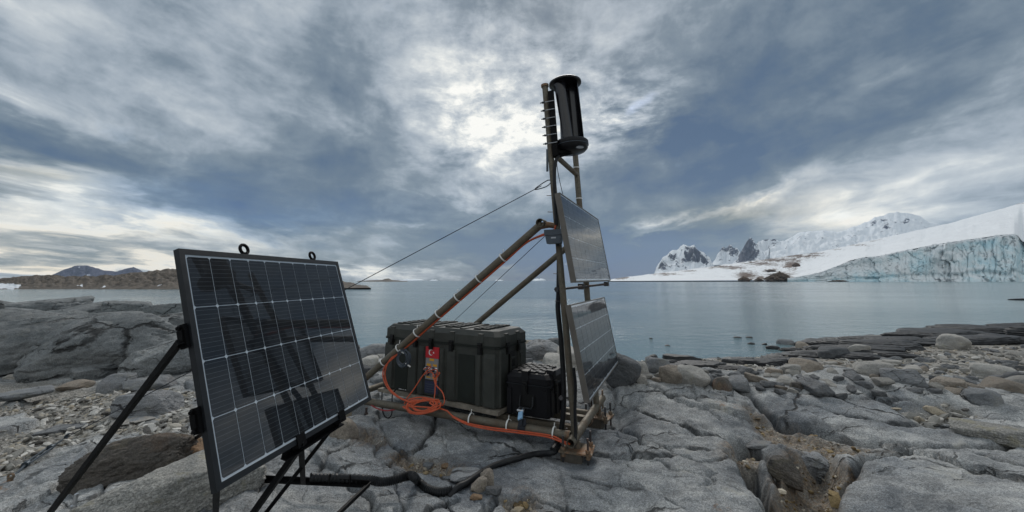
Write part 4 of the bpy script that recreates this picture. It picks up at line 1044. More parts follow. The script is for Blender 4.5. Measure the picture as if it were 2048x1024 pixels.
# single rocks one can point to
ROCKS = [
 (345, 1042, 330, 128, 'granite', 'big pale coarse granite boulder under the front solar panel', 201, 6, dict(deep=.62, sink=.28, sharp=20, planes=9, rough=.05, freq=3)),
 (275, 958, 225, 100, 'brown_rock', 'brown flaky rock with rusty edges behind the pale granite boulder', 202, 5, dict(deep=.55, sharp=14, rough=.09, crack=.05)),
 (372, 930, 70, 62, 'rust_rock', 'orange rusty broken rock at the back of the stand', 203, 4, dict(sharp=20)),
 (1244, 778, 86, 80, 'slate_boulder' if False else 'slate_rock', 'large dark rounded boulder behind the lower mast panel', 204, 5, dict(sharp=7, rough=.03, deep=.9, sink=.15)),
 (1387, 772, 66, 42, 'pale_rock', 'pale boulder split by a dark crack beside the yellow-brown one', 205, 4, dict(sharp=14)),
 (1345, 768, 52, 40, 'tan_rock', 'yellow-brown angular boulder left of the cracked pale one', 206, 4, dict()),
 (1443, 782, 42, 30, 'brown_rock', 'dark brown boulder on the edge of the grey slab', 207, 4, dict()),
 (1404, 771, 24, 22, 'brown_rock', 'small rusty brown rock wedged beside the cracked pale boulder', 208, 4, dict()),
 (1315, 748, 50, 34, 'grey_rock', 'grey rock in front of the dark shore ledge near the big boulder', 209, 4, dict()),
 (1286, 752, 28, 28, 'pale_rock', 'small pale round rock next to the large dark boulder', 210, 4, dict(sharp=6)),
 (1284, 768, 24, 18, 'pale_rock', 'small yellowish rock at the foot of the large dark boulder', 211, 3, dict()),
 (1306, 722, 24, 14, 'dark_rock', 'single dark pointed rock at the water edge right of the panel', 212, 4, dict(sharp=5)),
 (1571, 690, 34, 12, 'grey_rock', 'olive grey rock standing in the shallow water, left of a wider one', 213, 4, dict(sharp=5, sink=.6)),
 (1608, 696, 30, 18, 'tan_rock', 'yellowish rock at the tip of the dark ledge in the water', 214, 4, dict(sharp=5, sink=.6)),
 (1549, 699, 32, 9, 'dark_rock', 'flat black rock awash in the shallows', 215, 3, dict(sharp=5, sink=.6)),
 (1475, 676, 20, 4, 'dark_rock', 'tiny dark rock awash farthest from the beach', 216, 3, dict(sharp=5, sink=.6)),
 (1498, 676, 14, 4, 'dark_rock', 'tiny dark rock awash, second from the far end', 217, 3, dict(sharp=5, sink=.6)),
 (1503, 689, 20, 6, 'dark_rock', 'small black rock awash left of the flat one', 218, 3, dict(sharp=5, sink=.6)),
 (1528, 690, 14, 5, 'dark_rock', 'smallest black rock awash between its neighbours', 219, 3, dict(sharp=5, sink=.6)),
 (1302, 678, 8, 3, 'dark_rock', 'lone speck of dark rock out in the bay', 220, 3, dict(sharp=5, sink=.6)),
 (1335, 692, 14, 4, 'dark_rock', 'low dark rock awash in the bright reflection', 221, 3, dict(sharp=5, sink=.6)),
 (1580, 748, 40, 22, 'pale_rock', 'cream rounded boulder at the end of the dark ledge', 222, 4, dict(sharp=8)),
 (1548, 752, 32, 16, 'tan_rock', 'pinkish boulder beside the cream one below the ledge', 223, 4, dict()),
 (1668, 718, 52, 26, 'slate_rock', 'slate grey boulder on the crest of the dark ledge', 224, 4, dict()),
 (1745, 752, 70, 30, 'pale_rock', 'broad pale boulder in the middle of the stony beach', 225, 4, dict(deep=.7)),
 (1965, 808, 60, 0.1 + 34, 'grey_rock', 'grey boulder lying on the gravel at the far right of the beach', 226, 4, dict()),
 (1595, 782, 26, 18, 'brown_rock', 'small dark brown rock standing alone on the gravel', 227, 4, dict()),
 (2000, 890, 150, 44, 'granite', 'long pale slab with a dark broken end at the right edge', 228, 5, dict(deep=.5, sharp=22, flat_top=.2, strata=.03)),
 (1240 + 480, 712, 40, 24, 'pale_rock', 'pale boulder high on the beach behind the broad one', 229, 4, dict()),
 (1905, 700, 60, 32, 'pale_rock', 'tallest whitish boulder against the dark ledge on the right', 230, 4, dict(sharp=9)),
 (1990, 755, 66, 30, 'pale_rock', 'smooth pale oval boulder near the right end of the beach', 231, 4, dict(sharp=7)),
 (1900, 778, 60, 26, 'tan_rock', 'tan boulder in front of the smooth oval one', 232, 4, dict()),
 (1085, 722, 120, 46, 'grey_rock', 'big grey rounded rock behind the small black case', 233, 5, dict(sharp=7, deep=.7)),
 (1060, 700, 60, 22, 'tan_rock', 'brownish rock at the water edge right of the olive case', 234, 4, dict()),
 (1110, 698, 44, 22, 'slate_rock', 'slate grey rock touching the mast in view, behind the grey one', 235, 4, dict()),
 (1195, 745, 60, 30, 'grey_rock', 'low grey rock half hidden by the lower mast panel', 236, 4, dict()),
 (745, 712, 60, 24, 'grey_rock', 'grey rock at the shore left of the olive case', 237, 4, dict()),
 (735, 740, 50, 30, 'pale_rock', 'pale rock left of the olive case behind the brace', 238, 4, dict()),
 (236, 782, 66, 36, 'grey_rock', 'grey angular rock on the gravel below the outcrop', 239, 4, dict(sharp=20)),
 (298, 832, 118, 52, 'grey_rock', 'wedge shaped grey rock beside the long back leg of the stand', 240, 5, dict(sharp=22, deep=.7)),
 (300, 782, 90, 30, 'grey_rock', 'pale grey flat rock right of the angular one under the outcrop', 241, 4, dict(sharp=20)),
 (688, 878, 60, 44, 'tan_rock', 'mossy tan stone supporting the pale wooden post', 242, 4, dict()),
 (958, 986, 34, 30, 'tan_rock', 'rough tan stone pinning the black hose, front one', 243, 4, dict(rough=.08)),
 (974, 972, 30, 38, 'tan_rock', 'tall lichen-brown stone pinning the black hose, back one', 244, 4, dict(rough=.08)),
 (930, 964, 66, 22, 'grey_rock', 'flat grey stone left of the hose stones', 245, 4, dict(rough=.06)),
 (987, 992, 34, 18, 'slate_rock', 'small blue-grey stone right of the hose stones', 246, 4, dict()),
 (892, 938, 20, 12, 'rust_rock', 'small rust orange stone at the end of the gravel pocket', 247, 3, dict()),
 (856, 938, 22, 13, 'grey_rock', 'small green-grey stone in the gravel pocket', 248, 3, dict()),
 (952, 1000, 26, 12, 'rust_rock', 'flat rust stained stone below the hose stones', 249, 3, dict()),
 (1568, 962, 62, 52, 'brown_rock', 'brown broken rock with ochre face in the deep joint between the slabs', 250, 5, dict(deep=.8, sharp=24, strata=.05, crack=.07)),
 (1640, 972, 96, 66, 'grey_rock', 'cracked grey block standing in the joint left of the rounded slab', 251, 5, dict(deep=.8, sharp=18)),
 (1520, 900, 50, 20, 'grey_rock', 'small grey slab loose at the head of the joint', 252, 4, dict(flat_top=.3)),
 (120, 868, 80, 18, 'grey_rock', 'thin flat stone on the gravel at the left', 253, 4, dict(flat_top=.4, deep=.6)),
 (40, 800, 90, 22, 'grey_rock', 'low grey slab on the gravel near the left edge', 254, 4, dict(flat_top=.3)),
 (150, 778, 60, 18, 'tan_rock', 'small tan slab just below the outcrop', 255, 4, dict(flat_top=.2)),
 (55, 758, 70, 16, 'pale_rock', 'pale flat stone under the left end of the outcrop', 256, 4, dict(flat_top=.2)),
 (265, 850, 70, 14, 'pale_rock', 'thin pale slab in front of the wedge shaped rock', 257, 4, dict(flat_top=.4)),
]
for i, (cx, by, w, h, mat, lab_, sd, lev, kw_) in enumerate(ROCKS):
    put_rock('boulder' if w > 60 else 'rock', cx, by, w, h, mat, lab_, sd, lev + 1, **{'crack': .03 if w > 60 else 0.02, **kw_})

# dark wave-washed ledges along the water
LEDGE = [(1365, 726, 76, 16), (1330, 730, 46, 10), (1400, 735, 90, 12), (1480, 728, 60, 13), (1520, 732, 90, 14), (1560, 722, 60, 10), (1600, 715, 60, 8), (1640, 712, 90, 12), (1600, 728, 70, 12),
         (1690, 695, 110, 16), (1720, 705, 120, 16), (1770, 700, 130, 18), (1650, 700, 80, 10), (1760, 685, 120, 12), (1820, 692, 130, 18), (1850, 680, 140, 18), (1900, 676, 140, 18), (1960, 672, 150, 20), (2020, 668, 130, 18),
         (1930, 690, 130, 18), (2010, 688, 120, 18), (2080, 670, 160, 26), (1700, 720, 100, 16), (1780, 718, 110, 16), (1460, 740, 60, 10), (1340, 740, 60, 10), (2150, 680, 160, 26), (1620, 690, 50, 7), (1580, 702, 40, 6)]
def LEDGE_LABEL(cx, by):
    if cx < 1450: return 'blackish flat rock in the water line beside the big dark boulder'
    if cx < 1610: return 'blackish flat rock at the thin tip of the shore ledge'
    if cx < 1800: return 'blackish layered rock in the %s part of the shore ledge' % ('outer middle' if by < 702 else 'inner middle')
    return 'blackish layered rock at the thick %s right end of the shore ledge' % ('outer' if by < 680 else 'inner')
for i, (cx, by, w, h) in enumerate(LEDGE):
    put_rock('ledge_rock', cx, by, w * 1.1, h * 1.05, 'dark_rock', LEDGE_LABEL(cx, by), 300 + i, 5, deep=.45, sink=.35, group=LEDGE_LABEL(cx, by).replace('rock ', 'rocks '), sharp=18, strata=.16, crack=.07, tilt=(R(4), R(-4)))
put_rock('ledge_rock', 2040, 600.5, 34, 4, 'dark_rock', 'thin dark reef far out in the bay at the right edge', 340, 3, water=True)

# boulders of the beach: a dozen shapes, each one an object of its own
KINDS = [('pale_rock', 'rounded pale boulder among the others on the stony beach', 'pale beach boulders'), ('grey_rock', 'rounded grey boulder among the others on the stony beach', 'grey beach boulders'),
         ('tan_rock', 'rounded tan boulder among the others on the stony beach', 'tan beach boulders'), ('slate_rock', 'dark slate boulder among the others on the stony beach', 'slate beach boulders')]
ARCH = {}
for ki, (mk, _, _) in enumerate(KINDS):
    ARCH[mk] = []
    for v in range(5):
        me = rock_mesh('boulder', 400 + 10 * ki + v, (1, .8, .62), 4, sharp=12 + 9 * v, planes=7 + v, rough=.06, crack=.03); me.materials.append(M[mk]); ARCH[mk].append(me)
taken = []
def scatter_boulders(n, x0, x1, ytop, ybot, smin, smax, prob, pick=None):
    cnt = tries = 0
    while cnt < n and tries < n * 12:
        tries += 1
        px = rng.uniform(x0, x1); yt, yb = ytop(px), ybot(px)
        py = yt + (yb - yt) * rng.random() ** 1.15
        b = ground(px, py)
        if b[2] < 0.03: continue
        s = smin * (smax / smin) ** (rng.random() ** 1.9)
        dist = math.hypot(b[0], b[1])
        wpx = 2 * s / dist * FPX
        if wpx < 9: s *= 9 / wpx
        if any((b[0] - q[0]) ** 2 + (b[1] - q[1]) ** 2 < (0.75 * (s + q[2])) ** 2 for q in taken): continue
        taken.append((b[0], b[1], s)); k = rng.choice(4, p=prob); mk, lb_, gp_ = KINDS[k]
        o = bpy.data.objects.new('boulder', ARCH[mk][rng.integers(5)]); COL.objects.link(o)
        zz = float(H(b[0], b[1])[0]); o.location = (b[0], b[1], zz + s * .10)
        o.scale = (s, s * rng.uniform(.75, 1.1), s * rng.uniform(.6, 1.0)); o.rotation_euler = (rng.normal(0, .16), rng.normal(0, .16), rng.uniform(0, 6.28))
        word = dict(pale_rock='pale', grey_rock='grey', tan_rock='tan', slate_rock='dark slate')[mk]
        size = 'small' if wpx < 17 else ('middling' if wpx < 30 else 'large')
        if px < 1270: zone = 'behind the cases and the masts'
        else:
            side = 'near the big dark boulder' if px < 1420 else ('on the left of the stony beach' if px < 1580 else ('in the middle of the stony beach' if px < 1760 else ('on the right of the stony beach' if px < 1920 else 'at the right edge of the stony beach')))
            row = 'below the dark ledge' if (py - yt) < (yb - yt) * .33 else ('halfway to the bedrock' if (py - yt) < (yb - yt) * .68 else 'beside the bedrock')
            zone = side + ', ' + row
        lb = '%s %s boulder %s' % (size, word, zone)
        tag(o, lb, 'boulder', lb.replace(' boulder ', ' boulders ')); cnt += 1
top_r = lambda x: np.interp(x, [1270, 1400, 1520, 1640, 1760, 1900, 2048], [745, 748, 745, 730, 712, 700, 694])
bot_r = lambda x: np.interp(x, [1270, 1400, 1500, 1650, 1800, 2048], [768, 770, 785, 800, 795, 790])
scatter_boulders(245, 1270, 2090, top_r, bot_r, .055, .24, (.36, .42, .09, .13))
scatter_boulders(14, 1020, 1240, lambda x: 695, lambda x: 745, .10, .3, (.3, .5, .1, .1))
scatter_boulders(10, 690, 770, lambda x: 700, lambda x: 760, .08, .25, (.4, .4, .1, .1))

# gravel and broken stone, too many to count
def gravel(n, name, sampler, smin, smax, seed, mats, label):
    g = np.random.default_rng(seed); x, y = sampler(g, n)
    gm = gravel_mask(x, y); keep = (g.random(len(x)) < gm ** 1.5) & (base_h(x, y) > 0.02)
    x, y = x[keep], y[keep]; n = len(x)
    z = H(x, y); dist = np.hypot(x, y)
    D, F = ico(1)
    bm = bmesh.new(); bmesh.ops.create_icosphere(bm, subdivisions=1, radius=1.0); bm.verts.ensure_lookup_table()
    D = np.array([v.co[:] for v in bm.verts]); F = np.array([[v.index for v in f.verts] for f in bm.faces]); bm.free()
    s = smin * (smax / smin) ** (g.random(n) ** 2.6)
    s = np.maximum(s, 0.0017 * dist)
    sc = np.stack([s, s * g.uniform(.5, 1, n), s * g.uniform(.25, .6, n)], 1)
    a = g.uniform(0, 2 * math.pi, n); tx = np.clip(g.normal(0, .35, n), -.6, .6)
    P = D[None] * (1 + g.uniform(-.28, .28, (n, len(D), 1))) * sc[:, None, :]
    zz = P[..., 2] + np.tan(tx)[:, None] * P[..., 0]
    X = P[..., 0] * np.cos(a)[:, None] - P[..., 1] * np.sin(a)[:, None]; Y = P[..., 0] * np.sin(a)[:, None] + P[..., 1] * np.cos(a)[:, None]
    V = np.stack([X + x[:, None], Y + y[:, None], zz + (z + s * .12)[:, None]], -1).reshape(-1, 3)
    FF = (F[None] + (np.arange(n) * len(D))[:, None, None]).reshape(-1, 3)
    me = fast_mesh(name, V, FF, smooth=False)
    set_attr(me, 'tone', np.repeat(g.random(n), len(D)))
    return tag(link(name, me, mats), label, kind='stuff')
def gravel_mat(name, stops):
    t = NT(name); c = t.ramp(t.attr('tone'), stops); o = t.coord()
    c = t.mix(0.6, c, t.ramp(t.noise(o, 160, 3, 0.7), [(0.32, 0.5), (0.65, 1.4)]), 'MULTIPLY')
    return t.done(c, 0.85, spec=0.25)
gm1 = gravel_mat('mixed_gravel', [(0.0, (0.08, 0.075, 0.07)), (0.22, (0.20, 0.195, 0.18)), (0.5, (0.30, 0.29, 0.265)), (0.68, (0.36, 0.31, 0.235)), (0.8, (0.42, 0.41, 0.385)), (1.0, (0.60, 0.58, 0.54))])
gm2 = gravel_mat('ochre_gravel', [(0.0, (0.06, 0.045, 0.03)), (0.3, (0.17, 0.12, 0.06)), (0.55, (0.30, 0.22, 0.11)), (0.75, (0.28, 0.25, 0.20)), (1.0, (0.58, 0.52, 0.42))])
def polar(a0, a1, r0, r1):
    def f(g, n):
        az = np.radians(g.uniform(a0, a1, n)); r = r0 * (r1 / r0) ** g.random(n); return r * np.sin(az), r * np.cos(az)
    return f
gravel(30000, 'gravel', polar(-62, -34, 2.2, 6.8), .007, .050, 71, gm1, 'grey and tan broken stone between the slabs on the left')
gravel(24000, 'gravel', polar(0, 62, 4.6, 22), .014, .10, 72, gm1, 'mixed shingle of the beach on the right')
gravel(12000, 'gravel', polar(-20, 56, 1.9, 4.9), .006, .030, 73, gm2, 'ochre chips lying in the joints of the bedrock')
gravel(9000, 'gravel', polar(20, 50, 1.5, 3.4), .010, .060, 75, gm2, 'brown and ochre rubble in the deep joint on the right')
gravel(2500, 'gravel', polar(-22, 2, 1.9, 2.8), .006, .035, 76, gm2, 'ochre chips in the hollow left of the hose stones')
gravel(3000, 'gravel', polar(-34, 0, 4.6, 14), .014, .08, 74, gm1, 'shingle behind the olive case')

M['far_rock'] = rock_mat('brown_shore_rock', (0.06, 0.045, 0.036), (0.19, 0.13, 0.09), 0.2, 0, 0, 0.02)
for (x, y, z, w, h, sd, lab_) in FAR_ROCKS:
    me = rock_mesh('shore_rock', sd, (w / 2, w * .4, h * .6), 6, sharp=5, planes=15, rough=.30, freq=2.6, crack=.06, taper=.75)
    tag(link('shore_rock', me, M['far_rock'], loc=(x, y, z + h * .28)), lab_, 'rock')

# ------------------------------------------------------------------ the instrument rig
YAW = R(25)
A_ = np.array([math.sin(YAW), math.cos(YAW), 0.0])         # along the right-hand base pipe, away from the viewer
B_ = np.array([-math.cos(YAW), math.sin(YAW), 0.0])        # along the front base pipe, to the left
Z_ = np.array([0, 0, 1.0])
T1 = np.array([0.492, 3.288, 1.397])                       # where the mast meets the base
PR = 0.034                                                 # pipe radius
def Fp(px, py, off=0.0): return on_plane(px, py, T1 + A_ * off, A_)    # point in the front plane of the rig
def Mp(px, py, off=0.0): return on_plane(px, py, T1 + B_ * off, B_)    # point in the plane of the two masts

rig = empty('pipe_frame', (T1[0], T1[1], 1.30))
tag(rig, 'rusty scaffold pipe frame with two masts and sloping braces bolted to the rock', 'pipe frame')
RL = (T1[0], T1[1], 1.30)
def part(name, mb, mat, parent, smooth=True):
    return mb.build(name, mat, parent, None, smooth)
def rmb(): return MB(RL)

m1_top = Fp(1090, 174); m1_bot = T1 + np.array([0, 0, -0.02])
m2_bot = Mp(1193, 812); m2_top = at(1150, 303, m2_bot[1] - 0.04)
fl = T1 + B_ * 2.47; fl[2] = 1.395
part('front_base_pipe', rmb().pipe(T1 + B_ * 0.035, fl, PR), M['pipe'], rig)
ring = Mp(1141, 887); rback = Mp(1205, 796)
part('side_base_pipe', rmb().pipe(ring, rback, PR), M['pipe'], rig)
j_r = T1 + A_ * 0.56; j_l = j_r + B_ * 2.35
part('rear_base_pipe', rmb().pipe(j_r + B_ * .035, j_l, PR), M['pipe'], rig)
part('side_base_pipe', rmb().pipe(fl + A_ * .03 - A_ * .1 + B_ * .0, fl + A_ * 0.7, PR), M['pipe'], rig)
part('mast', rmb().pipe(m1_bot + np.array([0, 0, .05]), m1_top, PR * 0.80), M['pipe'], rig)
part('mast_cap', rmb().cyl(m1_top, m1_top + np.array([-.002, 0, 0.022]), PR * 1.05, 14), M['plate'], rig)
part('mast', rmb().pipe(m2_bot + np.array([0, 0, .02]), m2_top, PR * 0.85), M['pipe'], rig)
d_top = Fp(1084, 447, -0.03); d_dir = Fp(740, 748) - Fp(1084, 447); d_bot = d_top + d_dir * 1.17
part('diagonal_brace', rmb().pipe(d_top, d_bot, PR * 0.98), M['pipe'], rig)
part('brace_end', rmb().pipe(d_top - A_ * .055, d_top + A_ * .045, PR * 1.12, .005), M['pipe'], rig)
part('brace_joint', rmb().tube([d_top + d_dir * .015, (d_top + Fp(1112, 452)) / 2, Fp(1112, 452)], [PR * .9, PR * .8, PR * .7], 12), M['plate'], rig)
off2 = float((m2_bot - T1) @ A_)
r_top = Fp(1168, 466, off2); r_mid = Fp(965, 637, off2); r_bot = r_mid + (r_mid - r_top) * 0.85
part('diagonal_brace', rmb().pipe(r_top, r_bot, PR * 0.9), M['pipe'], rig)
st_a = Fp(1112, 312); mm = m2_bot + (m2_top - m2_bot) * ((at(1152, 352, m2_bot[1])[2] - m2_bot[2]) / (m2_top[2] - m2_bot[2]))
part('mast_strut', rmb().pipe(st_a, mm, PR * 0.72), M['pipe'], rig)
# joints where the pipes are welded
for p, d, r in ((T1 + B_ * .06, B_, 1.08), (j_r - A_ * .02, A_, 1.12), (j_r - A_ * .16, A_, 1.16), (j_r + A_ * .17, A_, 1.12)):
    part('pipe_collar', rmb().pipe(p - d * .018, p + d * .018, PR * r, 0.004), M['plate'], rig)

M['foot_wood'] = plain('dark_weathered_wood', (0.10, 0.088, 0.072), 0.9, 0, 0.3, 16, 0.6)
def foot(center, zg, ang=0.0, block=True):
    """steel foot plate on stud anchors"""
    c = np.array([center[0], center[1], 0]); ex = A_ * math.cos(ang) + B_ * math.sin(ang); ey = -A_ * math.sin(ang) + B_ * math.cos(ang)
    zt = center[2] - PR - 0.035
    q = []
    for z in (zt - 0.012, zt):
        for sx, sy in ((-1, -1), (1, -1), (1, 1), (-1, 1)):
            q.append(c + ex * 0.10 * sx + ey * 0.125 * sy + Z_ * z)
    fp = part('foot_plate', rmb().hexa(q), M['plate'], rig, False)
    part('foot_stub', rmb().cyl(c + Z_ * zt, c + Z_ * (center[2] - PR * .6), 0.027, 14), M['pipe'], rig)
    if block:
        q = []
        for z in (zg - 0.05, zt - 0.013):
            for sx, sy in ((-1, -1), (.4, -1), (.4, .9), (-1, .9)):
                q.append(c + ex * (0.08 * sx + (.01 if z < zt - .02 else 0)) + ey * (0.04 + 0.085 * sy) + Z_ * z)
        part('foot_block', rmb().hexa(q), M['foot_wood'], rig, False)
    for sx, sy in ((-0.8, -0.75), (0.8, -0.75), (0.8, 0.75), (-.8, .75)):
        p = c + ex * 0.10 * sx + ey * 0.125 * sy
        bo = part('anchor_bolt', rmb().cyl(p + Z_ * (zg - .06), p + Z_ * (zt + 0.105), 0.0085, 8), M['bolt'], rig)
        part('nut', rmb().lathe([(0.017, 0), (0.019, .004), (0.019, .02), (0.016, .024)], p + Z_ * (zt + .001), (0, 0, 1), 6), M['plate'], bo, False)
        part('nut', rmb().lathe([(0.017, 0), (0.019, .004), (0.019, .02), (0.016, .024)], p + Z_ * (zt - .04), (0, 0, 1), 6), M['plate'], bo, False)
hz = lambda p: float(H(p[0], p[1])[0])
f1 = T1 - A_ * 0.02 - B_ * 0.02; foot(f1, hz(f1), 0.12)
f2 = T1 + A_ * 0.80; foot(f2, hz(f2), -0.1)
part('corner_gusset', rmb().hexa([rback + B_ * s * .004 + A_ * a + Z_ * z for z, (a0, a1) in ((-.10, (-.03, .02)), (.075, (-.02, .03))) for s, a in ((-1, a0), (1, a0), (1, a1), (-1, a1))]), M['plate'], rig, False)
lb = fl + A_ * 0.02
q = [lb + B_ * x * .045 + A_ * y * .045 + Z_ * (z - lb[2]) for z in (hz(lb) - .05, lb[2] - PR) for x, y in ((-1, -1), (1, -1), (1, 1), (-1, 1))]
part('foot_post', rmb().hexa(q), M['wood_pale'], rig, False)
rod_p = Fp(733, 815)
part('anchor_bolt', rmb().cyl(np.array([rod_p[0], rod_p[1], hz(rod_p) - .05]), rod_p + Z_ * .0, 0.012, 8), M['bolt'], rig)
part('nut', rmb().lathe([(0.02, 0), (0.022, .004), (0.022, .022), (0.018, .026)], np.array([rod_p[0], rod_p[1], hz(rod_p) + .005]), (0, 0, 1), 6), M['bolt'], rig, False)
# joists under the cases
for off, b0, b1 in ((0.20, -0.0, 0.78), (0.46, 0.0, 0.9)):
    p = T1 + A_ * off
    part('joist', rmb().bar(p + B_ * b0 - Z_ * .012, p + B_ * b1 - Z_ * .012, 0.05, 0.05), M['pipe'], rig, False)
# clamp rods between the masts carrying the small panels
def clamp_rod(pa, pb, r=0.011):
    rod = part('clamp_rod', rmb().cyl(pa, pb, r, 8), M['bolt'], rig)
    d = (pb - pa) / np.linalg.norm(pb - pa)
    for p in (pa + d * .012, pb - d * .02): part('clamp_nut', rmb().cyl(p - d * .014, p + d * .014, r * 2.1, 6), M['bolt'], rod, False)
    return rod
pa = Mp(1113, 579, 0.13); pb = at(1215, 568, 4.25); rd = clamp_rod(pa, pb)
mc = at(1163, 573, 3.80); part('rod_clamp', rmb().bar(mc - A_ * .04, mc + A_ * .04, 0.05, 0.055), M['bolt'], rd, False)
ec = at(1213, 568, 4.23); part('rod_clamp', rmb().bar(ec - A_ * .03, ec + A_ * .03, 0.045, 0.045), M['bolt'], rd, False)
clamp_rod(Mp(1122, 796, 0.12), at(1150, 795, 3.75), 0.009)
# spikes: ends of wire ties that stick out from the mast
for (x, y) in ((1099, 391), (1101, 424), (1113, 548), (1116, 603)):
    p = Fp(x + 4, y); part('wire_end', rmb().cyl(p, p + B_ * .045 + Z_ * .004, 0.0035, 5), M['bolt'], rig)

# ------------------------------------------------------------------ solar panels
def beam_prism(mb, pts): return mb.hexa(pts)
def make_panel(name, TL, basis, W, Hh, nx, ny, frame_w, frame_d, margin, gap, chamf, fmat, cmat, label, cat='solar panel', white_rows=False, depth_front=0.004):
    u, up, n = (np.array(v) for v in basis)
    root = empty(name, TL - up * Hh, (u, up, n))           # local x along the panel, y up, z out of its face
    tag(root, label, cat)
    fr = MB()
    f, dpt = frame_w, frame_d
    for a, b in (((0, 0), (W, f)), ((0, Hh - f), (W, Hh)), ((0, f), (f, Hh - f)), ((W - f, f), (W, Hh - f))):
        fr.box((a[0], a[1], -dpt), (b[0], b[1], 0.0))
    fob = fr.build('frame', fmat, root, smooth=False)
    bs = MB().box((f, f, -0.012), (W - f, Hh - f, -0.0045)); bs.build('backsheet', M['backsheet'], root, smooth=False)
    x0, y0 = f + margin, f + margin
    cw = (W - 2 * x0 - gap * (nx - 1)) / nx; ch = (Hh - 2 * y0 - gap * (ny - 1)) / ny
    c = chamf
    out = [(c, 0), (cw - c, 0), (cw, c), (cw, ch - c), (cw - c, ch), (c, ch), (0, ch - c), (0, c)]
    me = MB().prism(out, 0, 0.0012).mesh('solar_cell'); me.materials.append(cmat)
    for j in range(ny):
        for i in range(nx):
            o = bpy.data.objects.new('solar_cell', me); COL.objects.link(o); o.parent = root
            o.location = (x0 + i * (cw + gap), y0 + j * (ch + gap), -0.0045)
    return root, u, up, n

P1W, P1H = 1.086, 0.90
P1TL = np.array([-1.3138, 1.5366, 2.7250]); P1B = ((0.14271, 0.98976, -0.00128), (-0.32342, 0.04785, 0.94505), (0.93543, -0.13446, 0.32694))
p1, u1, up1, n1 = make_panel('solar_panel', P1TL, P1B, P1W, P1H, 10, 4, 0.0225, 0.024, 0.009, 0.0032, 0.0065, M['black_frame'], M['cell'],
                             'black framed solar panel with white grid lines on a black angle-iron stand')
def P1p(x, y, z=0.0): return P1TL - up1 * P1H + u1 * x + up1 * y + n1 * z
for fx in (0.315, 0.785):                                  # lifting eyes on the top edge
    c = np.array([fx * P1W, P1H + 0.030, -0.016]); e = MB()
    e.tube([c + 0.023 * np.array([math.cos(t), math.sin(t), 0]) for t in [2 * math.pi * k / 20 for k in range(20)]], 0.0075, 10, closed=True)
    e.cyl((c[0], P1H - .001, c[2]), (c[0], P1H + 0.012, c[2]), 0.011, 12)
    e.build('lifting_eye', M['black_steel'], p1)
for fy in (0.28, 0.62):                                    # hinge brackets on the near side
    b = MB().box((-0.016, fy * P1H - .045, -0.040), (-0.002, fy * P1H + .045, -0.010)); b.box((-0.022, fy * P1H - .025, -0.040), (-.015, fy * P1H + .025, -.018))
    b.cyl((-0.026, fy * P1H + .032, -.03), (-0.014, fy * P1H + .035, -.03), .008, 8); b.cyl((-0.026, fy * P1H - .032, -.03), (-0.014, fy * P1H - .035, -.03), .008, 8)
    b.build('hinge_bracket', M['black_steel'], p1, smooth=False)
for fx in (0.40, 0.70):                                    # clips that grip the lower edge
    b = MB().box((fx * P1W - .028, -0.020, -0.05), (fx * P1W + .028, -0.003, 0.006)); b.box((fx * P1W - .028, -0.003, 0.002), (fx * P1W + .028, 0.036, 0.006))
    b.cyl((fx * P1W, -0.012, 0.006), (fx * P1W, -0.012, 0.013), 0.008, 6)
    b.build('edge_clip', M['black_steel'], p1, smooth=False)

KP = 0.95
cam0 = np.array([0, 0, CAMZ])
P2, _, _, _ = make_panel('solar_panel', cam0 + (np.array([0.4063, 3.2341, 3.3385]) - cam0) * KP, ((0.39534, 0.91852, 0.00622), (-0.14816, 0.05709, 0.98731), (0.90651, -0.39125, 0.15865)),
                         1.679 * KP, 0.76 * KP, 9, 4, 0.010, 0.046, 0.012, 0.0035, 0.012, M['alu'], M['cell2'], 'upper of the two metal framed panels on the masts, mirroring pale cloud')
P3, _, _, _ = make_panel('solar_panel', cam0 + (np.array([0.4796, 3.2718, 2.4051]) - cam0) * KP, ((0.38584, 0.92257, -0.0004), (-0.16525, 0.06953, 0.98380), (0.90765, -0.37952, 0.17928)),
                         1.639 * KP, 0.75 * KP, 9, 4, 0.010, 0.046, 0.012, 0.0045, 0.012, M['alu'], M['cell2'], 'lower of the two metal framed panels on the masts, close above the base pipe')

# stand of the front panel
sroot_p = at(607, 965, 2.3); SG = (float(sroot_p[0]), float(sroot_p[1]), 1.38)
stand = empty('panel_stand', SG); tag(stand, 'black angle-iron stand propping the front solar panel', 'stand')
def sbar(name, a, b, w=0.028, t=0.005, up=(0.2, -0.3, 1)): MB(SG).angle(a, b, w, t, up).build(name, M['black_steel'], stand, smooth=False)
ZB = 1.425
def low(px, py, z=ZB):
    d = ray(px, py); k = (z - CAMZ) / d[2]; return np.array([d[0] * k, d[1] * k, z])
c1 = P1p(0.40 * P1W, -0.02, -0.02); c2 = P1p(0.70 * P1W, -0.02, -0.02)
bl_, br_ = low(440, 954), low(737, 968)
k_front = low(672 - 12, 1040)
vtx = low(607, 968)
sbar('base_bar', bl_, br_); sbar('side_bar', br_ + Z_ * .004, k_front, 0.027)
sbar('upright', c1 + np.array([.0, .03, -.0]), vtx + Z_ * .01, 0.026)
sbar('strut', c1 + np.array([0.0, 0.02, 0.0]), low(500, 1035), 0.026)
sbar('strut', c2 + np.array([-.02, 0.0, 0.0]), low(522, 1035), 0.021)
sbar('cross_bar', P1p(.33 * P1W, -.024, -.03), P1p(.74 * P1W, -.024, -.03), 0.03)
sbar('front_leg', P1p(0.03 * P1W, 0.02, -0.03), low(431, 1050, 1.40), 0.022)
sbar('rear_leg', P1p(-0.03, 0.60 * P1H, -0.02), low(92, 1036), 0.0205)
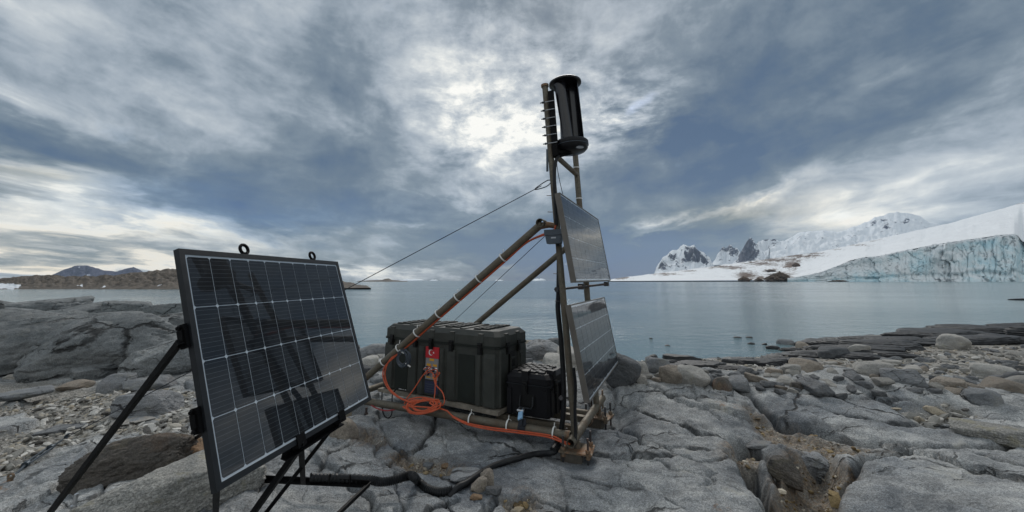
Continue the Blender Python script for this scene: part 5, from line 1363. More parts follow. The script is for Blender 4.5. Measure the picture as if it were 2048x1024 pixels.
far_leg = P1p(0.25 * P1W, 0.45 * P1H, -.04)
sbar('rear_leg', P1p(0.34 * P1W, 0.30 * P1H, -.04), gpoint(370, 888) - Z_ * .01, 0.020)

# ------------------------------------------------------------------ wind turbine on the mast
axis = (m1_top - m1_bot); axis /= np.linalg.norm(axis)
tc = at(1130, 167, 3.40); bc = at(1142, 291, 3.40)
ax_t = (tc - bc); TH = np.linalg.norm(ax_t); ax_t /= TH
tur = empty('wind_turbine', bc); tag(tur, 'black helical wind turbine drum bolted to the top of the mast', 'wind turbine')
def tmb(): return MB(bc)
RT = 0.150
tmb().lathe([(RT - .012, -.012), (RT, -.006), (RT, .010), (RT - .010, .018), (.02, .020)], tc - ax_t * .006, ax_t, 48).build('top_disc', M['turbine'], tur)
RB = 0.158
tmb().lathe([(0.03, -.075), (RB * .80, -.062), (RB * .94, -.040), (RB * .965, -.012), (RB * .985, -.010), (RB, -.004), (RB, .022), (RB * .95, .032), (.03, .034)], bc, ax_t, 48).build('generator_base', M['turbine'], tur)
tmb().lathe([(RB * .99, -.0135), (RB * 1.004, -.0135), (RB * 1.004, -.0095), (RB * .99, -.0095)], bc, ax_t, 48).build('base_seam', M['box_gray'], tur)
ux = np.cross(ax_t, (0, 1.0, 0)); ux /= np.linalg.norm(ux); uy = np.cross(ax_t, ux)
for k in range(3):
    mb = tmb(); n, mrows = 14, 14; rowsV = []
    for i in range(mrows + 1):
        s_ = i / mrows; tw = R(-26) * s_ + 2 * math.pi * k / 3 + R(62)
        for side in (0, 1):
            for j in range(n + 1):
                q = j / n; th = R(-15) + q * R(165); rr = 0.058 + (0.003 if side else 0)
                cx, cy = 0.060 * math.cos(0), 0
                x = cx + rr * math.cos(th); y = cy + rr * math.sin(th) - .012
                X = x * math.cos(tw) - y * math.sin(tw); Y = x * math.sin(tw) + y * math.cos(tw)
                rowsV.append(bc + ax_t * (.034 + s_ * (TH - .045)) + ux * X + uy * Y)
    w = 2 * (n + 1); fs = []
    for i in range(mrows):
        for j in range(n):
            a = i * w + j; fs.append((a, a + 1, a + w + 1, a + w)); b = a + n + 1; fs.append((b + 1, b, b + w, b + w + 1))
        for j in (0, n):
            a = i * w + j; b = a + n + 1; fs.append((a, a + w, b + w, b))
    mb.add(rowsV, fs); mb.build('rotor_blade', M['blade'], tur)
tmb().cyl(bc + ax_t * .03, tc, 0.016, 12).build('shaft', M['turbine'], tur)
# oval maker's label under the rim
lp = at(1156, 300, 3.225); ln_ = bc - lp; ln_[2] = 0
q = []
e1 = np.array([1.0, 0.1, 0]); e1 /= np.linalg.norm(e1); nl = np.array([0.10, -0.80, -0.75]); nl /= np.linalg.norm(nl); e2 = np.cross(nl, e1)
oc = bc + ax_t * (-.052) + np.array([0.055, -0.118, -.004])
for zz in (0, .004):
    q.append([oc + nl * zz + e1 * .042 * math.cos(t) + e2 * .018 * math.sin(t) for t in [2 * math.pi * k / 24 for k in range(24)]])
mb = tmb(); mb.loft(q); lo_ = mb.build('oval_label', M['box_gray'], tur)
q = [[oc + nl * (.0045 + zz) + e1 * .033 * math.cos(t) + e2 * .011 * math.sin(t) for t in [2 * math.pi * k / 24 for k in range(24)]] for zz in (0, .001)]
mb = tmb(); mb.loft(q); mb.build('label_print', M['label_gray'], lo_)
# bracket: channel along the mast, threaded studs, clamps
br0, br1 = Fp(1099, 183, -0.035), Fp(1109, 312, -0.035)
tmb().bar(br0 - B_ * .012, br1 - B_ * .012, 0.05, 0.03, A_).build('mounting_channel', M['black_steel'], tur, smooth=False)
for k in range(6):
    s_ = 0.17 + k * 0.128; p = br0 + (br1 - br0) * s_ - A_ * .02
    rd = tmb().cyl(p + B_ * .052, p - B_ * .042, 0.0038, 6).build('clamp_stud', M['zinc'], tur)
    tmb().cyl(p + B_ * .060, p + B_ * .072, 0.010, 6).cyl(p + B_ * .045, p + B_ * .09, 0.005, 6).build('stud_nut', M['turnbuckle'], rd, smooth=False)
    p2 = p + A_ * .055 + Z_ * .022
    tmb().cyl(p2 + B_ * .052, p2 + B_ * .066, 0.010, 6).cyl(p2 + B_ * .045, p2 + B_ * .078, 0.005, 6).build('stud_nut', M['turnbuckle'], rd, smooth=False)
a0 = bc - ax_t * .055; a1 = Fp(1112, 306, -.02)
tmb().bar(a0, a1, 0.07, 0.022).build('support_arm', M['black_steel'], tur, smooth=False)
tmb().bar(a0 - ax_t * .012, a1 - Z_ * .028, 0.016, 0.02).bar(a0 + A_ * .045, a1 + A_ * .03 - Z_ * .03, 0.016, 0.02).build('arm_rib', M['black_steel'], tur, smooth=False)
sp0, sp1 = Fp(1097, 298, -.012), Fp(1096, 343, -.012)
tag(MB(sp0).bar(sp0 + B_ * .012, sp1 + B_ * .006, 0.02, 0.004, A_).build('metal_strip', M['turnbuckle'], loc=tuple(sp0), smooth=False), 'flat grey metal strip hanging beside the mast below the turbine', 'metal strip')

# junction box on the mast
jc = Fp(1108, 473, -0.06); jb = empty('junction_box', jc); tag(jb, 'small slate grey junction box clamped to the mast', 'junction box')
def jl(x, y, z): return np.array([x, y, z])
J = empty  # local frame kept square to the mast plane
mb = MB(); 
def jbox(x0, x1, y0, y1, z0, z1, taper=0.0):
    return [tuple(-B_ * x + A_ * y + Z_ * z) for z, t in ((z0, taper), (z1, 0)) for x, y in ((x0 + t, y0), (x1 - t, y0), (x1 - t, y1), (x0 + t, y1))]
mb.hexa(jbox(-.068, .075, -.035, .03, -.062, .008, .014)); mb.build('box_body', M['box_gray'], jb, smooth=False)
MB().hexa(jbox(-.074, .08, -.042, .034, .010, .056)).build('lid', M['box_gray'], jb, smooth=False)
MB().hexa(jbox(-.014, .028, -.0375, -.034, -.020, -.008)).build('label', M['label_gray'], jb, smooth=False)
MB().cyl(-B_ * .03 + Z_ * -.062, -B_ * .03 + Z_ * -.085, .012, 10).build('cable_gland', M['latch'], jb)

# ------------------------------------------------------------------ equipment cases
def case_frame(yaw, x0, y0, z0):
    e = np.array([math.cos(yaw), -math.sin(yaw), 0]); d = np.array([math.sin(yaw), math.cos(yaw), 0])
    return (e, d, Z_), np.array([x0, y0, z0])

# big olive case
gb, g0 = case_frame(R(30.5), -1.405, 4.455, 1.46)
GL, GD, GH = 1.485, 0.56, 0.668
case = empty('equipment_case', g0, gb); tag(case, 'large olive green ribbed transport case with cables plugged into its front', 'transport case')
LIDH = 0.135; BZ = GH - LIDH
mb = MB().rbox((0.012, 0.012, 0.0), (GL - .012, GD - .012, BZ - .004), 0.03); mb.build('case_body', M['green'], case, smooth=False)
def lid_loft(L, D, z0, z1, c, ins=0.0):
    def lp(z, i):
        k = c * 0.9; X0, X1, Y0, Y1 = i, L - i, i, D - i
        return [(X0 + k, Y0, z), (X1 - k, Y0, z), (X1, Y0 + k, z), (X1, Y1 - k, z), (X1 - k, Y1, z), (X0 + k, Y1, z), (X0, Y1 - k, z), (X0, Y0 + k, z)]
    return MB().loft([lp(z0, 0.006), lp(z0 + .006, 0), lp(z1 - c, 0), lp(z1, c)])
lid = lid_loft(GL, GD, BZ, GH, 0.045).build('lid', M['green'], case, smooth=False)
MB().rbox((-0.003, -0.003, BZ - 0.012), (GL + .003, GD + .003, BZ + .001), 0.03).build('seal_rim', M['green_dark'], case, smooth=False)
# front: raised ribs between recessed bays
def px_on_front(t): return t * GL
ribs = [(0.015, 0.105), (0.255, 0.335), (0.345, 0.40), (0.535, 0.575), (0.60, 0.675), (0.835, 0.875), (0.89, 0.985)]
for a, b in ribs:
    MB().loft([[(a * GL, .013, z), (a * GL + .01, y, z), (b * GL - .01, y, z), (b * GL, .013, z)] for z, y in ((.012, -.010), (BZ - .10, -.010), (BZ - .06, -.004))]).build('rib', M['green'], case, smooth=False)
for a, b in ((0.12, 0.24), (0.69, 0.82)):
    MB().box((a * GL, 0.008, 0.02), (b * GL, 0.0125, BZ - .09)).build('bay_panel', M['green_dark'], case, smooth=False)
for a, b in ((0.06, 0.32), (0.68, 0.94)):                  # right-hand end ribs
    MB().loft([[(GL - .013, a * GD, z), (x, a * GD + .01, z), (x, b * GD - .01, z), (GL - .013, b * GD, z)] for z, x in ((.012, GL + .006), (BZ - .05, GL + .006), (BZ - .02, GL + .001))]).build('rib', M['green'], case, smooth=False)
for a in (0.36, 0.70):                                     # recessed lifting handles on the right-hand end
    MB().box((GL - .011, a * GD, BZ - .36), (GL + .003, (a + .17) * GD, BZ - .06)).build('handle_recess', M['latch'], case, smooth=False)
    h = MB()
    for zz in (BZ - .13, BZ - .22): h.box((GL + .002, a * GD + .008, zz), (GL + .016, (a + .17) * GD - .008, zz + .016))
    h.box((GL + .004, a * GD + .005, BZ - .25), (GL + .014, a * GD + .018, BZ - .10)); h.build('handle', M['green'], case, smooth=False)
def latch(par, x, y, z, axis, w=0.05, mat=None, mlid=None):
    """toggle latch bridging lid and body, in a notch of the lid"""
    q = MB()
    if axis == 'y':
        q.box((x - w / 2, y - .014, z - .075), (x + w / 2, y + .004, z + .03)); q.box((x - w * .32, y - .022, z - .065), (x + w * .32, y - .013, z - .005))
        q.cyl((x - w * .42, y - .014, z + .012), (x + w * .42, y - .014, z + .012), .008, 8)
        n_ = MB().loft([[(x - w * .75, y - .006, z + .028), (x + w * .75, y - .006, z + .028), (x + w * .75, y + .05, z + .028), (x - w * .75, y + .05, z + .028)],
                        [(x - w * .55, y + .0, z + .11), (x + w * .55, y + .0, z + .11), (x + w * .55, y + .07, z + .115), (x - w * .55, y + .07, z + .115)]])
    else:
        q.box((x - .004, y - w / 2, z - .075), (x + .014, y + w / 2, z + .03)); q.box((x + .013, y - w * .32, z - .065), (x + .022, y + w * .32, z - .005))
        n_ = MB().loft([[(x + .006, y - w * .75, z + .028), (x + .006, y + w * .75, z + .028), (x - .05, y + w * .75, z + .028), (x - .05, y - w * .75, z + .028)],
                        [(x + .0, y - w * .55, z + .11), (x + .0, y + w * .55, z + .11), (x - .07, y + w * .55, z + .115), (x - .07, y - w * .55, z + .115)]])
    l = q.build('latch', M['latch'], par, smooth=False); n_.build('latch_guard', mlid or M['green'], l, smooth=False)
for t in (0.085, 0.315, 0.46, 0.635, 0.865): latch(case, t * GL, 0.0, BZ, 'y')
for t in (0.28, 0.66): latch(case, GL, t * GD, BZ, 'x')
# staggered grip pads on the lid
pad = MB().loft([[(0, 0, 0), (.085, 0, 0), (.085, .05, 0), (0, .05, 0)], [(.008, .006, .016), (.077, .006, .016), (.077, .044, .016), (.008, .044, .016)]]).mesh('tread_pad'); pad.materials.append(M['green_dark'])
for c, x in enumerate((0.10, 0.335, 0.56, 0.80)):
    for k in range(6):
        for s in (0, 1):
            o = bpy.data.objects.new('tread_pad', pad); COL.objects.link(o); o.parent = lid
            o.location = (x * GL + s * 0.075 - .04, 0.075 + k * 0.072 + (0.034 if s else 0), GH - .0005)
for x in (0.23, 0.46, 0.69):
    MB().box((x * GL - .03, .06, GH - .001), (x * GL + .03, GD - .06, GH + .009)).build('lid_rail', M['green'], lid, smooth=False)

# socket plate with the flag sticker
pl0, pl1 = 0.412, 0.525
plate = MB().box((pl0 * GL, 0.004, 0.165), (pl1 * GL, 0.0115, BZ - .165)).build('socket_plate', M['steel_gray'], case, smooth=False)
fx0, fx1, fz0, fz1 = pl0 * GL - .002, pl1 * GL + .004, BZ - .163, BZ - .055
flag = MB().box((fx0, 0.002, fz0), (fx1, 0.011, fz1)).build('flag_sticker', M['red'], case, smooth=False)
fc = (fx0 + (fx1 - fx0) * .40, (fz0 + fz1) / 2); hh = (fz1 - fz0)
ro, ri, dx = hh * .27, hh * .215, hh * .075
def arc(cx, r, a0, a1, n): return [(cx + r * math.cos(a), fc[1] + r * math.sin(a)) for a in np.linspace(a0, a1, n)]
# crescent: outer circle minus an inner circle set to the right
xi = (ro * ro - ri * ri + dx * dx) / (2 * dx); ao = math.acos(max(-1, min(1, xi / ro))); ai = math.acos(max(-1, min(1, (xi - dx) / ri)))
outer = arc(fc[0], ro, ao, 2 * math.pi - ao, 25); inner = arc(fc[0] + dx, ri, ai, 2 * math.pi - ai, 25)
vs = [(x, 0.0012, z) for x, z in outer] + [(x, 0.0012, z) for x, z in inner] + [(x, 0.0022, z) for x, z in outer] + [(x, 0.0022, z) for x, z in inner]
fs = [(i, i + 1, 26 + i, 25 + i) for i in range(24)] + [(50 + i, 75 + i, 76 + i, 51 + i) for i in range(24)]
MB().add(vs, fs).build('crescent', M['white'], flag, smooth=False)
sx = fc[0] + hh * .33; st = []
for k in range(10):
    r = hh * (.125 if k % 2 == 0 else .05); a = math.pi + k * math.pi / 5; st.append((sx + r * math.cos(a), fc[1] + r * math.sin(a)))
MB().add([(sx, .0012, fc[1])] + [(x, .0012, z) for x, z in st], [(0, 1 + k, 1 + (k + 1) % 10) for k in range(10)]).build('star', M['white'], flag, smooth=False)
pw = (pl1 - pl0) * GL
def lab(name, u0, u1, z0, z1, mat, par=plate, y=0.0028): return MB().box((pl0 * GL + u0 * pw, y, z0), (pl0 * GL + u1 * pw, .0045, z1)).build(name, mat, par, smooth=False)
zt = BZ - .165
lab('warning_label', .30, .66, zt - .026, zt - .004, M['yellow'])
lab('warning_label', .10, .42, zt - .075, zt - .054, M['yellow']); lab('warning_label', .58, .90, zt - .075, zt - .054, M['yellow'])
lab('warning_label', .10, .42, zt - .190, zt - .176, M['yellow']); lab('warning_label', .55, .86, zt - .190, zt - .176, M['yellow'])
plug_pos = []
for u, z in ((.06, zt - .10), (.52, zt - .105), (.10, zt - .148), (.72, zt - .152)):
    c = np.array([pl0 * GL + (u + .1) * pw, 0.004, z])
    so = MB().lathe([(.021, 0), (.023, .004), (.023, .012), (.018, .016), (.018, .024)], c, (0, -1, 0), 16).build('socket', M['navy'], case)
    MB().lathe([(.017, .024), (.0175, .034), (.012, .040), (.010, .05)], c, (0, -1, 0), 14).build('plug', M['zinc'], so)
    plug_pos.append(g0 + gb[0] * c[0] + gb[1] * (c[1] - .05) + gb[2] * c[2])
for u in (.34, .88):
    c = np.array([pl0 * GL + u * pw, 0.004, zt - .10]); MB().lathe([(.015, 0), (.017, .004), (.017, .012), (.012, .016)], c, (0, -1, 0), 14).build('socket_cap', M['white'], case)
st_ = MB().box((pl0 * GL - .004, .006, 0.035), (pl1 * GL + .004, .0115, 0.15)).build('info_sticker', M['navy'], case, smooth=False)
for k in range(4): MB().box((pl0 * GL + .01, .0045, 0.05 + k * .022), (pl0 * GL + .01 + pw * (.8 if k != 2 else .55), .0062, 0.056 + k * .022)).build('print_line', M['box_gray'], st_, smooth=False)
for u0, u1 in ((.165, .195), (.205, .215), (.225, .238)):  # small white print by the lower edge
    MB().box((u0 * GL, .0065, .018), (u1 * GL, .009, .024)).build('print_line', M['white'], case, smooth=False)

# planks under the olive case
pk0 = g0 - gb[0] * .02 - gb[1] * .035; pk0[2] = 1.425
plat = empty('wooden_platform', pk0, gb); tag(plat, 'weathered plank platform under the large olive case', 'platform')
for k in range(4):
    y0 = k * 0.158
    MB().box((-.01 * (k % 2), y0, 0.002), (GL + .045 + .012 * (k % 3), y0 + .150, .033)).build('plank', M['wood'], plat, smooth=False)

# black case
kb, k0 = case_frame(R(26), -0.062, 3.708, 1.437)
KL, KD, KH = 0.425, 0.44, 0.350
kc = empty('equipment_case', k0, kb); tag(kc, 'small black ribbed case strapped to the front pipe', 'transport case')
KZ = KH - .085
MB().rbox((.006, .006, 0), (KL - .006, KD - .006, KZ - .003), .02).build('case_body', M['black_plastic'], kc, smooth=False)
klid = lid_loft(KL, KD, KZ, KH, 0.032).build('lid', M['black_plastic'], kc, smooth=False)
MB().rbox((-.003, -.003, KZ - .010), (KL + .003, KD + .003, KZ + .001), .02).build('seal_rim', M['black_frame'], kc, smooth=False)
for x in (.02, KL - .065): MB().box((x, -.004, .01), (x + .045, .0065, KZ - .04)).build('rib', M['black_plastic'], kc, smooth=False)
for y in (.04, .16, .28): MB().box((KL - .0065, y, .01), (KL + .006, y + .05, KZ - .03)).build('rib', M['black_plastic'], kc, smooth=False)
latch(kc, KL * .46, 0.0, KZ, 'y', 0.05, mlid=M['black_plastic']); latch(kc, KL, KD * .3, KZ, 'x', 0.045, mlid=M['black_plastic'])
pad2 = MB().loft([[(0, 0, 0), (.062, 0, 0), (.062, .05, 0), (0, .05, 0)], [(.006, .006, .016), (.056, .006, .016), (.056, .044, .016), (.006, .044, .016)]]).mesh('tread_pad'); pad2.materials.append(M['black_plastic'])
for r in range(4):
    for k in range(4):
        for s in (0, 1):
            if s == 1 and k == 3: continue
            o = bpy.data.objects.new('tread_pad', pad2); COL.objects.link(o); o.parent = klid
            o.location = (.045 + k * .084 + s * .042, .05 + r * .092 + s * .030, KH - .0005)
hx, hz_ = KL * .50, .120
MB().box((hx - .075, .003, hz_ - .055), (hx + .075, .0075, hz_ + .065)).build('handle_recess', M['latch'], kc, smooth=False)
hd = MB().tube([(hx - .06, -.002, hz_ + .05), (hx - .062, -.022, hz_ - .02), (hx - .05, -.026, hz_ - .042), (hx + .05, -.026, hz_ - .042), (hx + .062, -.022, hz_ - .02), (hx + .06, -.002, hz_ + .05)], .008, 8)
hd.build('handle', M['black_frame'], kc)

# ratchet strap from the handle to the front pipe
def kw(x, y, z): return k0 + kb[0] * x + kb[1] * y + kb[2] * z
s0 = kw(hx - .035, -.03, hz_ - .045); s1 = Fp(1040, 851, -.034); so_ = (s0 + s1) / 2
strap = empty('ratchet_strap', so_); tag(strap, 'black ratchet strap with a pale blue buckle tying the black case down', 'strap')
def smb(): return MB(so_)
bk0 = s0 + (s1 - s0) * .12; bk1 = s0 + (s1 - s0) * .62
smb().bar(bk0 - A_ * .012, bk1 - A_ * .012, .042, .014, A_).build('buckle', M['blue'], strap, smooth=False)
smb().cyl(bk0 - A_ * .02 - B_ * .03, bk0 - A_ * .02 + B_ * .03, .012, 12).build('ratchet_drum', M['zinc'], strap)
for s in (-1, 1): smb().bar(s0 + B_ * .018 * s, bk0 + B_ * .02 * s - A_ * .012, .008, .02, A_).build('buckle_arm', M['zinc'], strap, smooth=False)
smb().bar(bk1, s1 + Z_ * -.005, .040, .004, A_).build('webbing', M['strap'], strap, smooth=False)
smb().bar(bk1 + B_ * -.03, s1 - B_ * .035, .045, .004, A_).build('webbing', M['strap'], strap, smooth=False)
cp = s1.copy(); cp[2] = T1[2]; cp = T1 + B_ * float((s1 - T1) @ B_)
smb().pipe(cp - B_ * .045, cp + B_ * .022, PR + .005, .004).build('webbing_loop', M['strap'], strap)

# ------------------------------------------------------------------ cables
def cable(name, pts, r, mat, label, cat='cable', n=8, seg=8, group=None, sub=None):
    c = np.array(pts[0]); mb = MB(c); mb.tube(catmull(pts, n), r, seg)
    return tag(mb.build(name, mat, loc=tuple(c)), label, cat, group)
# orange cable: along the brace, down in a loop, coil on the pipe, on to the mast foot
oc0 = d_top
nb = np.cross(A_, d_dir); nb /= np.linalg.norm(nb); nb = -nb if nb[2] > 0 else nb
def on_brace(t, k=0): return d_top + d_dir * t + nb * (PR + .003) + A_ * (0.016 if k else .002)
orange_root = empty('orange_cable', T1 + B_ * 1.55); tag(orange_root, 'orange cable with a flat coil lying on the front base pipe', 'cable')
OR = T1 + B_ * 1.55
def omb(): return MB(OR)
RC = 0.0065
for k, dd in ((0, 0.0), (1, 0.016)):
    pts = [Fp(1113, 446, -.03), Fp(1106, 462 + 4 * k, -.04), Fp(1092, 466 + 3 * k, -.045)] + [on_brace(t, k) for t in (.09, .2, .35, .5, .65, .76)] + \
          [Fp(788 - 4 * k, 715, -.05), Fp(770 + 3 * k, 733, -.06), Fp(766 + 4 * k, 752, -.065), Fp(775 + 3 * k, 775, -.065), Fp(792 + 3 * k, 792, -.065), Fp(815, 803 - k, -.065), Fp(830, 806 - 2 * k, -.06)]
    omb().tube(catmull(pts, 8), RC, 8).build('cable_run', M['orange'], orange_root)
pts = []
cc = Fp(851, 809, -0.02); cc = cc + Z_ * .012
for k in range(0, 7 * 18):
    a = 2 * math.pi * k / 18; lp = k / 18
    rx = 0.205 - 0.020 * ((lp * 2.3) % 5) + 0.014 * math.sin(3 * a + lp * 2.1); ry = 0.095 - 0.011 * ((lp * 2.3) % 5) + .016 * math.sin(lp * 3 + a)
    p = cc + B_ * (rx * math.cos(a) + .012 * math.sin(lp * 5)) + A_ * (ry * math.sin(a)) * .55 + Z_ * (ry * math.sin(a) * .42 - .020 * math.cos(a) - .03 * max(0, -math.sin(a)) + .0012 * k / 18 + .006 * math.sin(lp * 4 + a)) - A_ * .05
    pts.append(p)
pts += [Fp(884, 818, -.06), Fp(905, 832, -.045), Fp(935, 846, -.045), Fp(980, 855, -.045), Fp(1030, 861, -.045), Fp(1075, 867, -.045), Fp(1105, 872, -.045), Fp(1122, 880, -.06), Fp(1139, 888, -.11)]
omb().tube(catmull(pts, 3), RC, 8).build('cable_coil', M['orange'], orange_root)
pts = [Fp(905, 834, -.05), Fp(935, 849, -.05), Fp(980, 859, -.05), Fp(1030, 865, -.05), Fp(1090, 873, -.05), Fp(1118, 882, -.07), Fp(1136, 890, -.11)]
omb().tube(catmull(pts, 6), RC, 8).build('cable_run', M['orange'], orange_root)
for pts in ([plug_pos[0], Fp(862, 733, .05), Fp(845, 752, .03), Fp(828, 778, .0), Fp(811, 800, -.03)],
            [plug_pos[2], Fp(864, 745, .04), Fp(871, 768, .01), Fp(885, 785, -.03), Fp(889, 803, -.06), Fp(884, 812, -.06)],
            [plug_pos[1], Fp(874, 740, .06), Fp(871, 760, .05), Fp(870, 785, .03), Fp(868, 800, .0)],
            [plug_pos[3], Fp(879, 745, .06), Fp(873, 757, .03), Fp(872, 768, .0)]):
    omb().tube(catmull([np.array(p) for p in pts], 8), RC * .85, 8).build('cable_run', M['red_cable'] if False else M['orange'], orange_root)
for (x, y) in ((863, 742), (870, 758), (845, 749)):
    p = Fp(x, y, .035); omb().bar(p - Z_ * .012, p + Z_ * .012, .016, .016).build('cable_marker', M['yellow'], orange_root, smooth=False)
cable('red_cable', [Fp(738, 805, -.02), Fp(750, 815, -.03), Fp(770, 821, -.03), Fp(790, 819, -.02), Fp(806, 812, .02)], 0.0065, M['red_cable'], 'thin dark red cable sagging below the left end of the front pipe')
cable('black_cable', [Fp(764, 785, .10), Fp(764, 812, .0), Fp(768, 830, -.02), Fp(776, 836, -.02), Fp(783, 829, -.01), Fp(784, 812, .03), Fp(785, 790, .09), Fp(792, 779, .10), Fp(800, 775, .11)], 0.006, M['hose'], 'thin black cable hanging in a loop through the front pipe')
# dark coil hung on the brace
cr0 = Fp(808, 716, -.045); mb = MB(cr0); pts = []
for k in range(6 * 16):
    a = 2 * math.pi * k / 16; l_ = k / 16
    r_ = .068 + .010 * math.sin(l_ * 2.4) + .004 * math.sin(3 * a + l_)
    pts.append(cr0 + B_ * (r_ * math.cos(a) - .01 * math.sin(l_)) + Z_ * (r_ * math.sin(a) * 1.05) - A_ * (.004 * l_ + .01 * math.sin(a + l_)))
mb.tube(catmull(pts, 2), .0045, 6); tag(mb.build('cable_coil', M['box_gray'], loc=tuple(cr0)), 'dark grey cable coil hung on the front brace', 'cable coil')
for q, w in (((803, 703), 'upper'), ((816, 730), 'lower')):
    p = Fp(*q, -.055); tag(MB(p).bar(p + B_ * .03 + Z_ * .012, p - B_ * .03 - Z_ * .014, .008, .01).build('cable_tie', M['tie'], loc=tuple(p), smooth=False), w + ' white tie holding the dark cable coil together', 'cable tie', 'ties on the dark coil')

# white ties round the pipes
def tie(p, d, r, label):
    d = d / np.linalg.norm(d); mb = MB(p); mb.pipe(p - d * .006, p + d * .006, r, .004)
    t_ = p + Z_ * r; mb.bar(t_, t_ + Z_ * .03 - d * .004, .006, .004, A_)
    return tag(mb.build('cable_tie', M['tie'], loc=tuple(p)), label, 'cable tie', 'white cable ties round the pipes')
for t, w in zip((.20, .33, .45, .56, .69, .80, .90), ('topmost', 'second', 'third', 'fourth', 'fifth', 'sixth', 'lowest')): tie(d_top + d_dir * t, d_dir, PR + .011, 'white cable tie on the front brace, %s counted down the brace' % w)
for b, w in ((0.94, 'right of the orange coil'), (0.575, 'left of the ratchet strap'), (0.17, 'nearest the mast foot')): tie(T1 + B_ * b, B_, PR + .017, 'white cable tie on the front base pipe, ' + w)
for t, w in ((.93, 'highest'), (.80, 'middle'), (.74, 'lowest')):
    p = m2_bot + (m2_top - m2_bot) * t
    tag(MB(p).pipe(p - Z_ * .005, p + Z_ * .005, PR * .85 + .005, .004).build('cable_tie', M['tie'], loc=tuple(p)), w + ' of the white ties round the upper rear mast', 'cable tie', 'white ties on the rear mast')

# black sheathed cable down the mast
pts = [Fp(1117, 312, -.02), Fp(1112, 322, -.03), Fp(1109, 345, -.035), Fp(1110, 400, -.035), Fp(1113, 450, -.03)]
cable('black_cable', pts, .015, M['hose'], 'black cable running from the turbine down beside the upper mast')
pts = [Fp(1118, 490, .035), Fp(1118, 540, .035), Fp(1117, 590, .04), Fp(1116, 620, .05), Fp(1122, 680, .05), Fp(1127, 760, .05), Fp(1127, 820, .06), Fp(1122, 862, .06), Fp(1117, 880, .0), Fp(1105, 900, -.15)]
pts = [p + B_ * .0 for p in pts]
mastp = cable('black_conduit', pts, .021, M['hose'], 'thick black conduit strapped down the left side of the mast', 'conduit')
cable('black_cable', [Fp(1147, 735, -.05), Fp(1151, 770, -.06), Fp(1150, 820, -.06), Fp(1151, 860, -.06), Fp(1150, 885, -.075), Fp(1147, 893, -.085)], .012, M['hose'], 'black cable hanging in front of the mast foot')
cable('black_cable', [Fp(1112, 312, -.02), Fp(1116, 345, -.02), Fp(1124, 382, -.03), Fp(1126, 388, -.02)], .003, M['wire'], 'hair-thin black wire from the turbine to the upper panel')
# guy wires and turnbuckle
gy0 = Fp(1101, 362); an = gpoint(20, 962); tb0 = gpoint(134, 886) + Z_ * .05
def straight(name, a, b, r, mat, label, cat): c = np.array(a); return tag(MB(c).tube([a, b], r, 6).build(name, mat, loc=tuple(c)), label, cat)
gdir = tb0 - gy0
straight('guy_wire', gy0 + gdir * .02, tb0, .0035, M['wire'], 'steel guy wire from the mast across to the ground on the left', 'guy wire')
gk = MB(gy0); L1 = gy0 + gdir * .035
gk.tube(catmull([gy0 - B_ * .02, gy0 + gdir * .008 + Z_ * .02, L1, gy0 + gdir * .01 - Z_ * .03, gy0 - B_ * .02], 6), .0045, 6)
for t in (.028, .038, .05): p = gy0 + gdir * t; gk.bar(p - Z_ * .012, p + Z_ * .012, .016, .012)
tag(gk.build('wire_clip', M['wire'], loc=tuple(gy0)), 'wire loop and clips fastening the guy wire to the mast', 'wire clip')
straight('guy_wire', Fp(1090, 472, .02), at(905, 645, 5.6), .003, M['wire'], 'thin second guy wire going down behind the olive case', 'guy wire')
tbr = MB(tb0); e0 = gpoint(100, 903) + Z_ * .03; e1_ = gpoint(50, 935) + Z_ * .02; e2_ = gpoint(24, 957) + Z_ * .0
tbd = (e1_ - e0); tbd /= np.linalg.norm(tbd); sdv = np.cross(tbd, Z_); sdv /= np.linalg.norm(sdv)
tb = empty('turnbuckle', e0); tag(tb, 'dull steel turnbuckle at the ground end of the guy wire', 'turnbuckle')
b_ = MB(e0); b_.tube([e0 + sdv * .014, e1_ + sdv * .014], .007, 8); b_.tube([e0 - sdv * .014, e1_ - sdv * .014], .007, 8); b_.cyl(e0 - tbd * .012, e0 + tbd * .016, .02, 10); b_.cyl(e1_ - tbd * .016, e1_ + tbd * .012, .02, 10); b_.build('buckle_body', M['turnbuckle'], tb)
b_ = MB(e0); b_.tube(catmull([e0, tb0 - gdir / np.linalg.norm(gdir) * -.03, tb0 + Z_ * .02, tb0 + sdv * .02, tb0 - Z_ * .012], 6), .007, 8); b_.build('hook', M['turnbuckle'], tb)
b_ = MB(e0); b_.tube([e1_, e2_], .007, 8); b_.build('eye_rod', M['turnbuckle'], tb)
b_ = MB(an); b_.cyl(an - Z_ * .04, an + Z_ * .025, .014, 8); b_.tube([an + Z_ * .025 + .018 * np.array([math.cos(t), 0, math.sin(t)]) for t in [2 * math.pi * k / 14 for k in range(14)]], .006, 8, closed=True)
tag(b_.build('ground_anchor', M['plate'], loc=tuple(an)), 'rusty eye anchor in the pale slab holding the turnbuckle', 'anchor')
sa = gpoint(148, 1018); b_ = MB(sa); b_.cyl(sa - Z_ * .05, sa + Z_ * .075, .009, 8); b_.cyl(sa + Z_ * .01, sa + Z_ * .02, .018, 6); tag(b_.build('anchor_stud', M['zinc'], loc=tuple(sa)), 'bright threaded stud standing in the slab at the lower left', 'anchor')

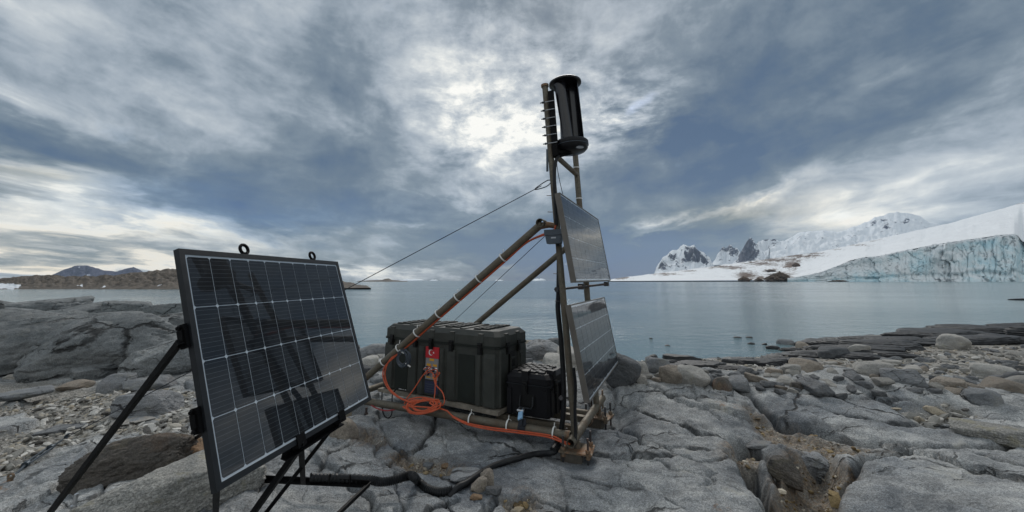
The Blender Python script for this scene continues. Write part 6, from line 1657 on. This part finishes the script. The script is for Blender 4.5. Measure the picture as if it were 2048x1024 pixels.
# ribbed conduit from the stand and the hose to the mast foot
def on_ground(px, py, r, up=0.0): p = gpoint(px, py); p[2] = max(p[2], float(H(p[0], p[1])[0])) + r + up; return p
pts = [br_ + np.array([-.36, .045, .012]), br_ + np.array([-.2, .045, .010]), br_ + np.array([-.02, .035, .008]), at(760, 964, br_[1] + .03), at(785, 961, br_[1] + .05), at(808, 954, br_[1] + .07), at(822, 951, br_[1] + .07), at(829, 955, br_[1] + .06)] + [on_ground(x, y, .016, u) for x, y, u in ((836, 968, .0), (856, 982, -.006), (880, 988, -.006), (905, 986, .0))]
c = catmull(pts, 14); rad = [0.0215 + (0.0045 if i % 2 else 0) for i in range(len(c))]
mb = MB(c[0]); mb.tube(c, rad, 12); tag(mb.build('ribbed_conduit', M['hose'], loc=tuple(c[0])), 'ribbed black conduit leaving the stand and ending in a rock joint', 'conduit')
for k, t in enumerate((.10, .42, .72)):
    p = br_ + (bl_ - br_) * (.08 + .42 * t); tag(MB(p).bar(p + Z_ * -.02, p + Z_ * .045, .004, .01, A_).build('cable_tie', M['latch'], loc=tuple(p), smooth=False), ('right', 'middle', 'left')[k] + ' one of the black ties lashing the conduit to the stand', 'cable tie', 'black ties on the stand')
pts = [on_ground(x, y, .022) for x, y in ((898, 992), (915, 983), (932, 974), (955, 958), (975, 945), (1000, 934), (1040, 922), (1075, 914))] + [Fp(1105, 905, -.14) + Z_ * 0, Fp(1120, 893, -.02)]
pts[0][2] -= .03
cable('black_hose', pts, .021, M['hose'], 'smooth black hose over the rock to the mast foot', 'hose', 10, 12)

# ------------------------------------------------------------------ sea air
def build_haze():
    mb = MB().box((-9600, -9600, -6.0), (9600, 9600, 900.0))
    m = bpy.data.materials.new('sea_air'); m.use_nodes = True; t = m.node_tree; t.nodes.clear()
    o = t.nodes.new('ShaderNodeOutputMaterial'); v = t.nodes.new('ShaderNodeVolumePrincipled')
    v.inputs['Color'].default_value = (0.72, 0.84, 1.0, 1); v.inputs['Density'].default_value = 0.00004; v.inputs['Anisotropy'].default_value = 0.0
    t.links.new(v.outputs[0], o.inputs['Volume'])
    tag(mb.build('haze', m, smooth=False), 'thin blue sea air', kind='stuff')
build_haze()
bpy.context.view_layer.update()
